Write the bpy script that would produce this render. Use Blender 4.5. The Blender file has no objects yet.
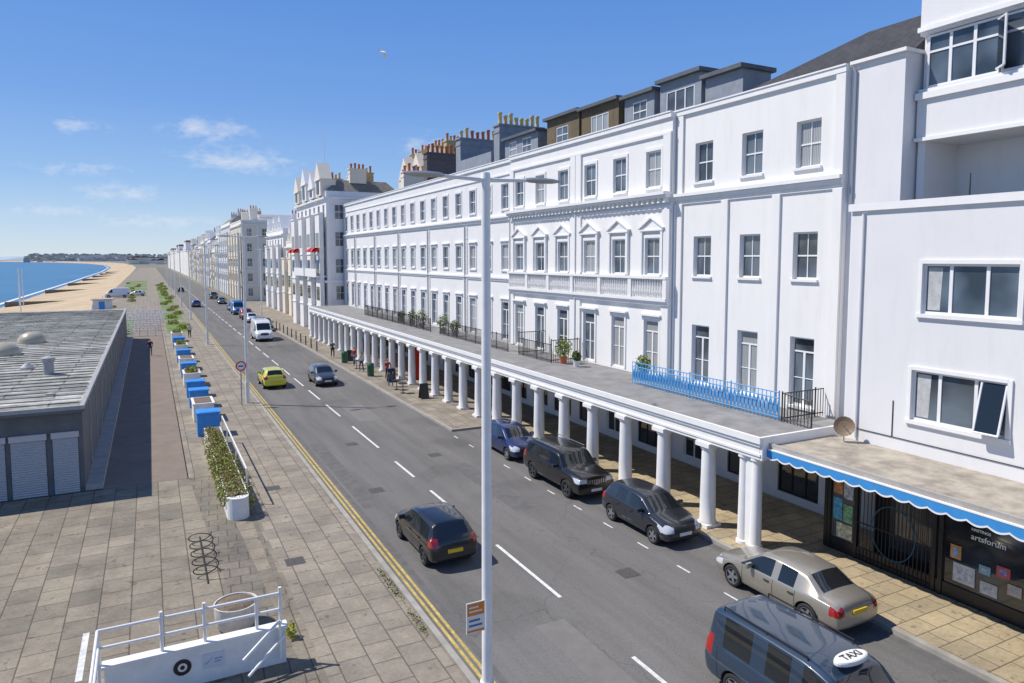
import bpy, math, random
from mathutils import Vector, Matrix
random.seed(7)
R=math.radians
col=bpy.context.scene.collection
MATS={}
# ---------------------------------------------------------------- materials
def mat(name,c,rough=.6,metal=0,var=0.0,ns=3.0,bump=0.0,bs=40,coat=0,stretch=None,spec=.5):
    if name in MATS: return MATS[name]
    m=bpy.data.materials.new(name); m.use_nodes=True
    nt=m.node_tree; b=nt.nodes['Principled BSDF']
    b.inputs['Base Color'].default_value=(*c,1); b.inputs['Roughness'].default_value=rough
    b.inputs['Metallic'].default_value=metal; b.inputs['Specular IOR Level'].default_value=spec
    b.inputs['Coat Weight'].default_value=coat
    if coat: b.inputs['Coat Roughness'].default_value=.03
    if var or bump:
        geo=nt.nodes.new('ShaderNodeNewGeometry'); mp=nt.nodes.new('ShaderNodeMapping')
        nt.links.new(geo.outputs['Position'],mp.inputs[0])
        if stretch: mp.inputs['Scale'].default_value=stretch
    if var:
        n=nt.nodes.new('ShaderNodeTexNoise'); n.inputs['Scale'].default_value=ns; n.inputs['Detail'].default_value=6; n.inputs['Roughness'].default_value=.65
        nt.links.new(mp.outputs[0],n.inputs['Vector'])
        r=nt.nodes.new('ShaderNodeValToRGB'); r.color_ramp.elements[0].position=.3; r.color_ramp.elements[1].position=.7
        r.color_ramp.elements[0].color=(*[x*(1-var) for x in c],1); r.color_ramp.elements[1].color=(*[min(1,x*(1+var)) for x in c],1)
        nt.links.new(n.outputs[0],r.inputs[0]); nt.links.new(r.outputs[0],b.inputs['Base Color'])
    if bump:
        n2=nt.nodes.new('ShaderNodeTexNoise'); n2.inputs['Scale'].default_value=bs; n2.inputs['Detail'].default_value=4
        nt.links.new(geo.outputs['Position'],n2.inputs['Vector'])
        bp=nt.nodes.new('ShaderNodeBump'); bp.inputs['Strength'].default_value=bump; bp.inputs['Distance'].default_value=.02
        nt.links.new(n2.outputs[0],bp.inputs['Height']); nt.links.new(bp.outputs[0],b.inputs['Normal'])
    MATS[name]=m; return m

def mixrgb(nt,fac,a,b,mode='MIX'):
    n=nt.nodes.new('ShaderNodeMix'); n.data_type='RGBA'; n.blend_type=mode
    for s,v in ((0,fac),(6,a),(7,b)):
        if hasattr(v,'is_linked') or hasattr(v,'links'): nt.links.new(v,n.inputs[s])
        else: n.inputs[s].default_value=v if s==0 else (*v,1)
    return n.outputs[2]
def noise(nt,vec,scale,detail=5,rough=.6):
    n=nt.nodes.new('ShaderNodeTexNoise'); n.inputs['Scale'].default_value=scale; n.inputs['Detail'].default_value=detail; n.inputs['Roughness'].default_value=rough
    nt.links.new(vec,n.inputs['Vector']); return n.outputs[0]
def ramp(nt,v,p0,p1,c0=(0,0,0),c1=(1,1,1)):
    r=nt.nodes.new('ShaderNodeValToRGB'); r.color_ramp.elements[0].position=p0; r.color_ramp.elements[1].position=p1
    r.color_ramp.elements[0].color=(*c0,1); r.color_ramp.elements[1].color=(*c1,1); nt.links.new(v,r.inputs[0]); return r.outputs[0]

def paving(name,c1,c2,mort,bw,bh,rot=0,msize=.02,stain=.35):
    m=bpy.data.materials.new(name); m.use_nodes=True; nt=m.node_tree; b=nt.nodes['Principled BSDF']; b.inputs['Roughness'].default_value=.85
    geo=nt.nodes.new('ShaderNodeNewGeometry'); mp=nt.nodes.new('ShaderNodeMapping'); mp.inputs['Rotation'].default_value=(0,0,R(rot))
    nt.links.new(geo.outputs['Position'],mp.inputs[0])
    br=nt.nodes.new('ShaderNodeTexBrick'); nt.links.new(mp.outputs[0],br.inputs['Vector'])
    br.inputs['Color1'].default_value=(*c1,1); br.inputs['Color2'].default_value=(*c2,1); br.inputs['Mortar'].default_value=(*mort,1)
    br.inputs['Scale'].default_value=1; br.inputs['Mortar Size'].default_value=msize; br.inputs['Brick Width'].default_value=bw; br.inputs['Row Height'].default_value=bh
    br.inputs['Bias'].default_value=0; br.inputs['Mortar Smooth'].default_value=.3
    s=ramp(nt,noise(nt,geo.outputs['Position'],.5,7,.75),.36,.66,(1-stain,(1-stain)*.98,(1-stain)*.94),(1.12,1.09,1.04))
    o=mixrgb(nt,1.0,br.outputs[0],s,'MULTIPLY')
    s2=ramp(nt,noise(nt,geo.outputs['Position'],9,4,.7),.3,.75,(.8,.8,.8),(1.12,1.12,1.1))
    o=mixrgb(nt,1.0,o,s2,'MULTIPLY')
    sp=ramp(nt,noise(nt,geo.outputs['Position'],3.3,2,.5),.66,.72,(1,1,1),(.62,.62,.60))
    o=mixrgb(nt,1.0,o,sp,'MULTIPLY')
    nt.links.new(o,b.inputs['Base Color'])
    bp=nt.nodes.new('ShaderNodeBump'); bp.inputs['Strength'].default_value=.4; bp.inputs['Distance'].default_value=.01; bp.invert=True
    nt.links.new(br.outputs[1],bp.inputs['Height']); nt.links.new(bp.outputs[0],b.inputs['Normal'])
    MATS[name]=m; return m
def asphalt(name,base,patch):
    m=bpy.data.materials.new(name); m.use_nodes=True; nt=m.node_tree; b=nt.nodes['Principled BSDF']; b.inputs['Roughness'].default_value=.9; b.inputs['Specular IOR Level'].default_value=.3
    geo=nt.nodes.new('ShaderNodeNewGeometry'); P=geo.outputs['Position']
    mp=nt.nodes.new('ShaderNodeMapping'); mp.inputs['Scale'].default_value=(1.3,.12,1); nt.links.new(P,mp.inputs[0])
    tr=ramp(nt,noise(nt,mp.outputs[0],.9,4,.6),.3,.7,tuple(x*.82 for x in base),tuple(x*1.15 for x in base))
    fine=ramp(nt,noise(nt,P,30,3,.8),.3,.7,(.74,)*3,(1.25,)*3)
    o=mixrgb(nt,1.0,tr,fine,'MULTIPLY')
    pn=ramp(nt,noise(nt,P,.18,3,.4),.57,.62)
    o=mixrgb(nt,pn,o,mixrgb(nt,1.0,o,patch,'MULTIPLY'))
    v=nt.nodes.new('ShaderNodeTexVoronoi'); v.feature='DISTANCE_TO_EDGE'; v.inputs['Scale'].default_value=.16
    dn=nt.nodes.new('ShaderNodeTexNoise'); dn.inputs['Scale'].default_value=1.2; nt.links.new(P,dn.inputs['Vector'])
    vm=nt.nodes.new('ShaderNodeVectorMath'); vm.operation='ADD'; nt.links.new(P,vm.inputs[0]); nt.links.new(dn.outputs[1],vm.inputs[1])
    nt.links.new(vm.outputs[0],v.inputs['Vector'])
    cr=ramp(nt,v.outputs[0],.001,.0035,(.75,)*3,(1,1,1))
    o=mixrgb(nt,1.0,o,cr,'MULTIPLY')
    nt.links.new(o,b.inputs['Base Color'])
    bp=nt.nodes.new('ShaderNodeBump'); bp.inputs['Strength'].default_value=.3; bp.inputs['Distance'].default_value=.01
    nt.links.new(noise(nt,P,60,3,.7),bp.inputs['Height']); nt.links.new(bp.outputs[0],b.inputs['Normal'])
    MATS[name]=m; return m
def facade_paint(name,c,stain=.06):
    m=bpy.data.materials.new(name); m.use_nodes=True; nt=m.node_tree; b=nt.nodes['Principled BSDF']; b.inputs['Roughness'].default_value=.7
    geo=nt.nodes.new('ShaderNodeNewGeometry'); P=geo.outputs['Position']
    mp=nt.nodes.new('ShaderNodeMapping'); mp.inputs['Scale'].default_value=(2.2,2.2,.35); nt.links.new(P,mp.inputs[0])
    s=ramp(nt,noise(nt,mp.outputs[0],1.1,7,.7),.25,.5,(1-stain*1.1,1-stain*1.15,1-stain*1.5),(1,1,1))
    s2=ramp(nt,noise(nt,P,.35,4,.6),.3,.7,(.95,.95,.96),(1,1,1))
    o=mixrgb(nt,1.0,c,s,'MULTIPLY'); o=mixrgb(nt,1.0,o,s2,'MULTIPLY'); nt.links.new(o,b.inputs['Base Color'])
    bp=nt.nodes.new('ShaderNodeBump'); bp.inputs['Strength'].default_value=.25; bp.inputs['Distance'].default_value=.01
    nt.links.new(noise(nt,P,12,4,.7),bp.inputs['Height']); nt.links.new(bp.outputs[0],b.inputs['Normal'])
    MATS[name]=m; return m
def glassmat(name,dark=(.085,.10,.115),pale=(.42,.43,.42),th=.6):
    m=bpy.data.materials.new(name); m.use_nodes=True; nt=m.node_tree; b=nt.nodes['Principled BSDF']
    b.inputs['Roughness'].default_value=.05; b.inputs['Coat Weight'].default_value=.5; b.inputs['IOR'].default_value=1.6
    oi=nt.nodes.new('ShaderNodeObjectInfo'); geo=nt.nodes.new('ShaderNodeNewGeometry')
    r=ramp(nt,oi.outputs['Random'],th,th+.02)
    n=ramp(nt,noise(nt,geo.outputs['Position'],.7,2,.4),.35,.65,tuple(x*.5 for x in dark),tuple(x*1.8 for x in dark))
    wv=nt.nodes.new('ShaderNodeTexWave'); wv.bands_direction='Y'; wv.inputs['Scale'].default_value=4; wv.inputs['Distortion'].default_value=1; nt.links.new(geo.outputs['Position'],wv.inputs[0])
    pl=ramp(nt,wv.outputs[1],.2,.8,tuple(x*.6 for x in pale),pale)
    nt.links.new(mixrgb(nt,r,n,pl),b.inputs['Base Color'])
    bp=nt.nodes.new('ShaderNodeBump'); bp.inputs['Strength'].default_value=.15; bp.inputs['Distance'].default_value=.05
    nt.links.new(noise(nt,geo.outputs['Position'],1.2,1,.3),bp.inputs['Height']); nt.links.new(bp.outputs[0],b.inputs['Normal'])
    MATS[name]=m; return m

WHITE=facade_paint('white_stucco',(.83,.815,.79)); WHITE2=facade_paint('white_stucco_cool',(.80,.79,.775)); CREAM=facade_paint('cream_stucco',(.82,.74,.60)); 
TRIM=mat('white_trim',(.83,.82,.80),.5,var=.04,ns=2)
WALLR=facade_paint('pale_render',(.76,.755,.75),.05)
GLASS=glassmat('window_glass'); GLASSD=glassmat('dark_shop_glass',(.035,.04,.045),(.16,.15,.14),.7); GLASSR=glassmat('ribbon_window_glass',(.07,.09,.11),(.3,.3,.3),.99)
FRAME=mat('white_window_frame',(.8,.8,.8),.4)
ASPH=asphalt('road_asphalt',(.158,.152,.143),(.86,.86,.86)); PATH=mat('path_asphalt',(.22,.175,.14),.9,var=.14,ns=.8,bump=.2)
SLAB=paving('promenade_slabs',(.33,.29,.225),(.23,.205,.165),(.12,.10,.08),.95,.8,90)
SLAB2=paving('kerbside_slabs',(.35,.31,.25),(.27,.24,.20),(.14,.12,.10),.92,.75,90,.02,.3)
SLAB3=paving('shop_pavement_slabs',(.48,.40,.26),(.38,.32,.22),(.18,.15,.11),.9,.6,0,.02,.25)
SLABD=paving('worn_dark_slabs',(.25,.225,.18),(.20,.18,.15),(.10,.09,.075),.6,.6,4)
KERB=mat('kerb_stone',(.34,.32,.28),.8,var=.2,ns=2)
CONC=mat('concrete',(.38,.36,.33),.85,var=.2,ns=1.5,bump=.2)
YEL=mat('yellow_line_paint',(.48,.36,.10),.7,var=.4,ns=5); WLINE=mat('white_line_paint',(.66,.66,.63),.7,var=.25,ns=6)
BLACK=mat('black_metal',(.015,.015,.017),.4); GREYM=mat('galvanised_metal',(.42,.44,.46),.4,.6)
POLE=mat('white_pole_paint',(.80,.80,.78),.4,var=.06,ns=3)
ROOFG=mat('grey_felt_roof',(.24,.235,.23),.9,var=.25,ns=1.2,bump=.2); LEAD=mat('dark_lead',(.10,.11,.125),.6,var=.2,ns=2)
SLATE=paving('slate_tiles',(.06,.062,.075),(.04,.042,.05),(.015,.015,.02),.3,.2,0,.008,.2)
SLATEL=paving('pale_slate_tiles',(.30,.28,.25),(.22,.21,.19),(.12,.12,.11),.3,.2,0,.008,.2)
TILE=paving('brown_tile_hanging',(.20,.155,.09),(.15,.12,.075),(.06,.05,.03),.3,.16,0,.01,.2)
TILEO=paving('orange_roof_tiles',(.40,.20,.10),(.30,.15,.08),(.12,.06,.03),.3,.2,0,.01,.2)
CHIM=mat('grey_blue_stack_paint',(.25,.28,.32),.85,var=.15,ns=2); CHIMD=mat('dark_brick_stack',(.13,.11,.11),.85,var=.25,ns=4)
BUFF=mat('buff_brick_stack',(.50,.38,.20),.85,var=.2,ns=4)
POTY=mat('yellow_clay',(.66,.48,.18),.8,var=.2); POTR=mat('red_clay',(.52,.16,.07),.8,var=.2)
BLUE=mat('blue_paint',(.04,.27,.70),.5,var=.12,ns=3); BLUER=mat('light_blue_rail_paint',(.07,.33,.66),.5)
RED=mat('red_paint',(.62,.03,.02),.5); RUB=mat('tyre_rubber',(.02,.02,.02),.8); ALLOY=mat('alloy_rim',(.45,.46,.48),.3,.8); ALLOYD=mat('dark_alloy_rim',(.12,.12,.13),.3,.7)
CGL=mat('car_glass',(.012,.016,.02),.04,coat=.6); HL=mat('headlamp_glass',(.55,.57,.6),.08,coat=1); TL=mat('tail_lamp_red',(.35,.01,.01),.12,coat=1)
PLY=mat('yellow_plate',(.75,.50,.03),.4); PLW=mat('white_plate',(.75,.75,.72),.4); PLAS=mat('black_plastic',(.025,.025,.027),.6)
LEAF=mat('leaf_green',(.10,.16,.03),.6,var=.5,ns=6); LEAFY=mat('leaf_yellow_green',(.36,.37,.05),.6,var=.4,ns=8); LEAFR=mat('leaf_rust',(.22,.09,.025),.6,var=.4,ns=8)
BARK=mat('bark',(.12,.09,.06),.9,var=.3); SOIL=mat('soil',(.17,.125,.085),.9,var=.4,ns=12)

# ---------------------------------------------------------------- mesh builder
class MB:
    def __init__(s): s.v=[];s.f=[];s.m=[];s.mats=[]
    def mi(s,m):
        if m not in s.mats: s.mats.append(m)
        return s.mats.index(m)
    def add(s,vs,fs,m):
        o=len(s.v); s.v+= [tuple(v) for v in vs]; k=s.mi(m)
        for f in fs: s.f.append(tuple(i+o for i in f)); s.m.append(k)
    def box(s,x0,x1,y0,y1,z0,z1,m):
        if x0>x1:x0,x1=x1,x0
        if y0>y1:y0,y1=y1,y0
        s.add([(x0,y0,z0),(x1,y0,z0),(x1,y1,z0),(x0,y1,z0),(x0,y0,z1),(x1,y0,z1),(x1,y1,z1),(x0,y1,z1)],
              [(3,2,1,0),(4,5,6,7),(0,1,5,4),(1,2,6,5),(2,3,7,6),(3,0,4,7)],m)
    def quad(s,a,b,c,d,m): s.add([a,b,c,d],[(0,1,2,3)],m)
    def cyl(s,p0,p1,r0,r1,m,n=12,caps=True):
        p0=Vector(p0);p1=Vector(p1);d=(p1-p0).normalized()
        a=d.orthogonal().normalized();b=d.cross(a)
        vs=[];
        for p,r in((p0,r0),(p1,r1)):
            for i in range(n):
                t=2*math.pi*i/n; vs.append(p+a*math.cos(t)*r+b*math.sin(t)*r)
        fs=[(i,(i+1)%n,n+(i+1)%n,n+i) for i in range(n)]
        if caps: fs+=[tuple(range(n))[::-1],tuple(range(n,2*n))]
        s.add(vs,fs,m)
    def lathe(s,c,prof,m,n=20):
        vs=[];fs=[]
        for r,z in prof:
            for i in range(n):
                t=2*math.pi*i/n; vs.append((c[0]+r*math.cos(t),c[1]+r*math.sin(t),c[2]+z))
        k=len(prof)
        for j in range(k-1):
            for i in range(n): fs.append((j*n+i,j*n+(i+1)%n,(j+1)*n+(i+1)%n,(j+1)*n+i))
        fs.append(tuple(range(n))[::-1]); fs.append(tuple(range((k-1)*n,k*n)))
        s.add(vs,fs,m)
    def prism_y(s,poly,y0,y1,m):
        n=len(poly); vs=[(x,y0,z) for x,z in poly]+[(x,y1,z) for x,z in poly]
        fs=[(i,(i+1)%n,n+(i+1)%n,n+i) for i in range(n)]+[tuple(range(n))[::-1],tuple(range(n,2*n))]
        s.add(vs,fs,m)
    def prism_x(s,poly,x0,x1,m):
        n=len(poly); vs=[(x0,y,z) for y,z in poly]+[(x1,y,z) for y,z in poly]
        fs=[(i,(i+1)%n,n+(i+1)%n,n+i) for i in range(n)]+[tuple(range(n))[::-1],tuple(range(n,2*n))]
        s.add(vs,fs,m)
    def mesh(s,name,org=(0,0,0)):
        me=bpy.data.meshes.new(name); me.from_pydata([(v[0]-org[0],v[1]-org[1],v[2]-org[2]) for v in s.v],[],s.f)
        for m in s.mats: me.materials.append(m)
        me.polygons.foreach_set('material_index',s.m); me.update(); return me
    def out(s,name,parent=None,smooth=False,org=None):
        if org is None: org=tuple(parent_world(parent)) if parent else (0,0,0)
        me=s.mesh(name,org); 
        if smooth:
            me.shade_smooth()
            try: me.set_sharp_from_angle(angle=R(40))
            except Exception: pass
        o=bpy.data.objects.new(name,me); col.objects.link(o)
        if parent: o.parent=parent
        else: o.location=org
        return o
def parent_world(p):
    l=Vector((0,0,0))
    while p: l=l+p.location; p=p.parent
    return l
def obox(e,nm,*a):
    b=MB(); b.box(*a); return b.out(nm,e)
def empty(name,loc,label,cat,group=None,kind=None):
    o=bpy.data.objects.new(name,None); o.empty_display_size=.3; o.location=loc; col.objects.link(o); tag(o,label,cat,group,kind); return o
def tag(o,label=None,cat=None,group=None,kind=None):
    if label:o['label']=label
    if cat:o['category']=cat
    if group:o['group']=group
    if kind:o['kind']=kind
    return o
def thing(mb,name,org,label,cat,group=None,kind=None,smooth=False):
    o=mb.out(name,None,smooth,org); return tag(o,label,cat,group,kind)
def dup(root,loc=None,rotz=None):
    def cp(o,par):
        c=o.copy(); col.objects.link(c)
        if par: c.parent=par
        for ch in list(o.children): cp(ch,c)
        return c
    n=cp(root,None)
    if loc is not None:n.location=loc
    if rotz is not None:n.rotation_euler[2]=rotz
    return n

# ---------------------------------------------------------------- ground
def sheet(name,x0,x1,y0,y1,z,m,label=None,kind='structure'):
    b=MB(); b.quad((x0,y0,z),(x1,y0,z),(x1,y1,z),(x0,y1,z),m); o=b.out(name); tag(o,kind=kind,label=label); return o
b=MB()
INL=mat('inland_ground',(.20,.19,.14),.95,var=.3,ns=.02); SAND=mat('beach_shingle',(.52,.40,.25),.95,var=.2,ns=.15,bump=.3,bs=3)
ys=[-300,0,97,106,250,500,900,1300,1800,2400,3200,4200,6000,12000]
shore=[-34,-34,-34,-34,-34,-35,-39,-50,-80,-150,-310,-600,-1200,-2400]
edge=[-17.5,-17.5,-17.5,-10.5,-10.5,-11,-13,-24,-50,-110,-260,-540,-1120,-2300]
for i in range(len(ys)-1):
    a,c=ys[i],ys[i+1]
    s0,s1=shore[i],shore[i+1]; t0=edge[i]; t1=edge[i+1]
    b.quad((t0,a,0),(14000,a,0),(14000,c,0),(t1,c,0),INL)
    b.quad((t0-.5,a,-1.4),(t0,a,0),(t1,c,0),(t1-.5,c,-1.4),CONC)
    b.quad((s0-8,a,-4.6),(t0-.5,a,-1.4),(t1-.5,c,-1.4),(s1-8,c,-4.6),SAND)
    b.quad((s0-3000,a,-9),(s0-8,a,-4.6),(s1-8,c,-4.6),(s1-3000,c,-9),SAND)
tag(b.out('ground'),kind='structure',label='coastal ground with sandy shingle beach')
m=bpy.data.materials.new('sea_water'); m.use_nodes=True; nt=m.node_tree; p=nt.nodes['Principled BSDF']; p.inputs['Roughness'].default_value=.3; p.inputs['Specular IOR Level'].default_value=.3
geo=nt.nodes.new('ShaderNodeNewGeometry'); 
c=ramp(nt,noise(nt,geo.outputs['Position'],.01,4),.35,.65,(.025,.13,.25),(.045,.18,.31)); nt.links.new(c,p.inputs['Base Color'])
bp=nt.nodes.new('ShaderNodeBump'); bp.inputs['Strength'].default_value=.8; bp.inputs['Distance'].default_value=.3; nt.links.new(noise(nt,geo.outputs['Position'],.4,5),bp.inputs['Height']); nt.links.new(bp.outputs[0],p.inputs['Normal'])
sheet('sea',-30000,-20,-2000,30000,-4.3,m)
b=MB(); FOAM=mat('sea_foam',(.75,.76,.76),.6,var=.2,ns=.5)
for i in range(1,9):
    s0,s1=shore[i],shore[i+1]; b.quad((s0-9.0,ys[i],-4.26),(s0-7.6,ys[i],-4.26),(s1-7.6,ys[i+1],-4.26),(s1-9.0,ys[i+1],-4.26),FOAM)
tag(b.out('surf'),kind='structure',label='thin line of surf along the beach')
sheet('road',6.5,17.3,-60,900,.012,ASPH)
b=MB(); b.box(-17.3,6.32,-60,34.2,.003,.12,SLAB); b.box(1.25,6.32,34.2,900,.003,.12,SLAB2); tag(b.out('promenade'),kind='structure')
b=MB(); b.quad((1.25,34.2,.125),(2.25,10,.125),(3.2,10,.125),(2.28,34.2,.125),SLABD); b.box(3.12,3.28,20,100,.1205,.128,SLABD); b.quad((3.4,5,.1235),(6.25,5,.1235),(6.25,34.1,.1235),(3.4,34.1,.1235),SLAB2); tag(b.out('worn_paving'),kind='structure')
b=MB(); b.box(-2.1,1.2,34.2,150,.003,.125,PATH); b.box(-10.3,-2.1,107,150,.003,.12,SLAB2); b.box(-10.3,1.25,150,900,.003,.12,SLAB2); tag(b.out('path'),kind='structure')
b=MB(); b.box(6.33,6.5,-60,260,.003,.135,KERB); tag(b.out('kerb'),kind='structure')
b=MB(); b.box(17.48,40,-60,37,.003,.13,SLAB3); b.box(15.4,22.8,37.2,170,.003,.128,SLAB2); tag(b.out('pavement'),kind='structure')
b=MB(); b.box(17.3,17.475,-60,37,.003,.14,KERB); b.box(15.22,15.39,37.2,170,.003,.14,KERB); b.box(15.22,17.3,37.02,37.19,.003,.14,KERB); tag(b.out('kerb'),kind='structure')
b=MB()
for x in(6.66,6.84): b.quad((x,-60,.017),(x+.09,-60,.017),(x+.09,150,.017),(x,150,.017),YEL)
tag(b.out('road_marking'),kind='structure',label='double yellow lines beside the kerb')
b=MB()
D=[(-3,1),(3,6.5),(9.5,13.6),(17.1,21.4),(25.6,27.9),(30,32.8),(35.6,41),(44,48)]+[(50+i*6,54+i*6) for i in range(40)]
for a,c in D: b.quad((10.4,a,.017),(10.52,a,.017),(10.52,c,.017),(10.4,c,.017),WLINE)
i=4.
while i<37: b.quad((14.94,i,.017),(15.01,i,.017),(15.01,i+.6,.017),(14.94,i+.6,.017),WLINE); i+=2.1
b.quad((-1.9,18.6,.125),(-1.75,18.6,.125),(-1.75,21,.125),(-1.9,21,.125),WLINE)
tag(b.out('road_marking'),kind='structure',label='white dashed centre and bay lines')
b=MB(); DKA=mat('repair_asphalt',(.125,.12,.115),.9,var=.2,ns=2,bump=.3); LTA=mat('pale_repair_asphalt',(.178,.17,.158),.9,var=.12,ns=2,bump=.3)
for x0,x1,y0,y1,mm in((12.6,13.5,24,31,DKA),(7.3,8.0,27,38,DKA),(9.0,9.9,11,16,LTA),(11.2,12.6,42,47,LTA),(7.6,9.3,60,64,DKA),(17.0,17.29,-10,36.9,DKA),(7.0,7.2,-10,80,DKA)): b.quad((x0,y0,.0145),(x1,y0,.0145),(x1,y1,.0145),(x0,y1,.0145),mm)
tag(b.out('road_patches'),kind='structure',label='darker and paler repaired strips of asphalt')
for (x,y) in((8.4,29),(3.9,23),(12.6,33),(13.2,17.5),(9.4,37),(4.4,31)):
    zz=.021 if x>6.5 else .127
    b=MB(); b.quad((x-.3,y-.3,zz),(x+.3,y-.3,zz),(x+.3,y+.3,zz),(x-.3,y+.3,zz),mat('iron_cover',(.08,.075,.065),.6,var=.3,ns=20))
    thing(b,'manhole_cover',(x,y,0.0),'square iron manhole cover set in the ground','manhole cover','iron covers')

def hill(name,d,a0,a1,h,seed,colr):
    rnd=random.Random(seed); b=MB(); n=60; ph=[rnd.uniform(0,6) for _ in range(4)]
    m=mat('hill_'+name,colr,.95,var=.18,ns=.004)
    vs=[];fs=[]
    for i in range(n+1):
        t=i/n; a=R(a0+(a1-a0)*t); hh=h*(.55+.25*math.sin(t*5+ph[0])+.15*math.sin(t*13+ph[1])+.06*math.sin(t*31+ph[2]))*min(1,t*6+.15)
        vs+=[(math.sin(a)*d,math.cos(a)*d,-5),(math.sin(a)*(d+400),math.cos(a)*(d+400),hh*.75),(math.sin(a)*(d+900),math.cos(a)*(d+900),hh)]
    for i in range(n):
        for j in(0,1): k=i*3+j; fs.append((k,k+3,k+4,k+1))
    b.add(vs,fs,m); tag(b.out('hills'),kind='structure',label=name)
hill('distant wooded headland across the bay',5200,-8.5,8,62,3,(.28,.34,.37))  # blue-grey distance haze is mixed into the headland colour
hill('hazy far downs behind the bay',9000,-11.5,12,120,5,(.38,.46,.54))  # paler still: the haze over the downs is painted into their colour
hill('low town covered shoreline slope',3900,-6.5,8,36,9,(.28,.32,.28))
rt=random.Random(11); b=MB()
cm=[mat('far_house_%d'%i,c_,.8) for i,c_ in enumerate([(.66,.64,.62),(.6,.57,.53),(.5,.46,.43),(.6,.62,.65)])]
for i in range(420):
    a=R(rt.uniform(-7.5,3)); d=rt.uniform(3500,5000); s=rt.uniform(6,16); x=math.sin(a)*d; y=math.cos(a)*d; z=max(0,(d-3900)*.03); h=rt.uniform(5,10)
    b.box(x,x+s*1.6,y,y+s,z-6,z+h,rt.choice(cm)); b.prism_y([(x-.5,z+h+.01),(x+s*1.6+.5,z+h+.01),(x+s*.8,z+h+3)],y-.3,y+s,rt.choice([cm[2],SLATEL]))
tag(b.out('distant_town'),'pale distant town houses spread along the bay','town',kind='stuff')

# ---------------------------------------------------------------- windows and facades (facing -X)
WCACHE={}
def window(parent,X,yc,z0,w,h,style='sash',glass=None,fm=None,name='window'):
    glass=glass or GLASS; fm=fm or FRAME
    key=(round(w,2),round(h,2),style,glass.name,fm.name)
    if key not in WCACHE:
        t=.07; b=MB()
        b.box(0,.07,-w/2,-w/2+t,0,h,fm); b.box(0,.07,w/2-t,w/2,0,h,fm); b.box(.002,.068,-w/2+t,w/2-t,0,t,fm); b.box(.002,.068,-w/2+t,w/2-t,h-t,h,fm)
        if style=='sash':
            b.box(.006,.062,-w/2+t,w/2-t,h*.5-.03,h*.5+.03,fm); b.box(.01,.055,-.018,.018,t,h*.5-.03,fm); b.box(.01,.055,-.018,.018,h*.5+.03,h-t,fm)
        elif style=='french':
            b.box(.006,.062,-.05,.05,t,h*.78,fm); b.box(.004,.064,-w/2+t,w/2-t,h*.78,h*.78+.06,fm); b.box(.01,.055,-w/2+t,-.05,h*.4,h*.4+.03,fm); b.box(.01,.055,.05,w/2-t,h*.4,h*.4+.03,fm)
        elif style=='triple':
            for q in(-1/6,1/6): b.box(.006,.062,w*q-.035,w*q+.035,t,h-t,fm)
        elif style=='ribbon':
            for q in(-1/6,1/6): b.box(.006,.062,w*q-.05,w*q+.05,t,h-t,fm)
            b.box(.008,.06,-w/2+t,w/2-t,h*.66,h*.66+.07,fm)
        elif style=='tri':
            for q in(-.18,.2): b.box(.006,.062,w*q-.05,w*q+.05,t,h-t,fm)
        g=MB(); g.quad((.04,-w/2+.02,.02),(.04,w/2-.02,.02),(.04,w/2-.02,h-.02),(.04,-w/2+.02,h-.02),glass)
        WCACHE[key]=(b.mesh('window_frame'),g.mesh('glass_pane'))
    mf,mg=WCACHE[key]; pw=parent_world(parent)
    o=bpy.data.objects.new(name,mf); col.objects.link(o); o.parent=parent; o.location=Vector((X,yc,z0))-pw
    g=bpy.data.objects.new('glass_pane',mg); col.objects.link(g); g.parent=o
    return o
def facade(b,X,y0,y1,z0,z1,ops,m,depth=.16):
    Y=sorted({y0,y1,*[o[0] for o in ops],*[o[1] for o in ops]}); Z=sorted({z0,z1,*[o[2] for o in ops],*[o[3] for o in ops]})
    for i in range(len(Y)-1):
        for j in range(len(Z)-1):
            yc=(Y[i]+Y[i+1])/2; zc=(Z[j]+Z[j+1])/2
            if any(o[0]<yc<o[1] and o[2]<zc<o[3] for o in ops): continue
            b.quad((X,Y[i],Z[j]),(X,Y[i],Z[j+1]),(X,Y[i+1],Z[j+1]),(X,Y[i+1],Z[j]),m)
    for a,c,e,f in ops:
        b.quad((X,a,e),(X+depth,a,e),(X+depth,a,f),(X,a,f),m); b.quad((X,c,e),(X,c,f),(X+depth,c,f),(X+depth,c,e),m)
        b.quad((X,a,f),(X+depth,a,f),(X+depth,c,f),(X,c,f),m); b.quad((X,a,e),(X,c,e),(X+depth,c,e),(X+depth,a,e),m)
FX=22.8
FL=[(4.15,6.9,'french'),(9.2,11.05,'sash'),(13.55,15.35,'sash')]
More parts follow.
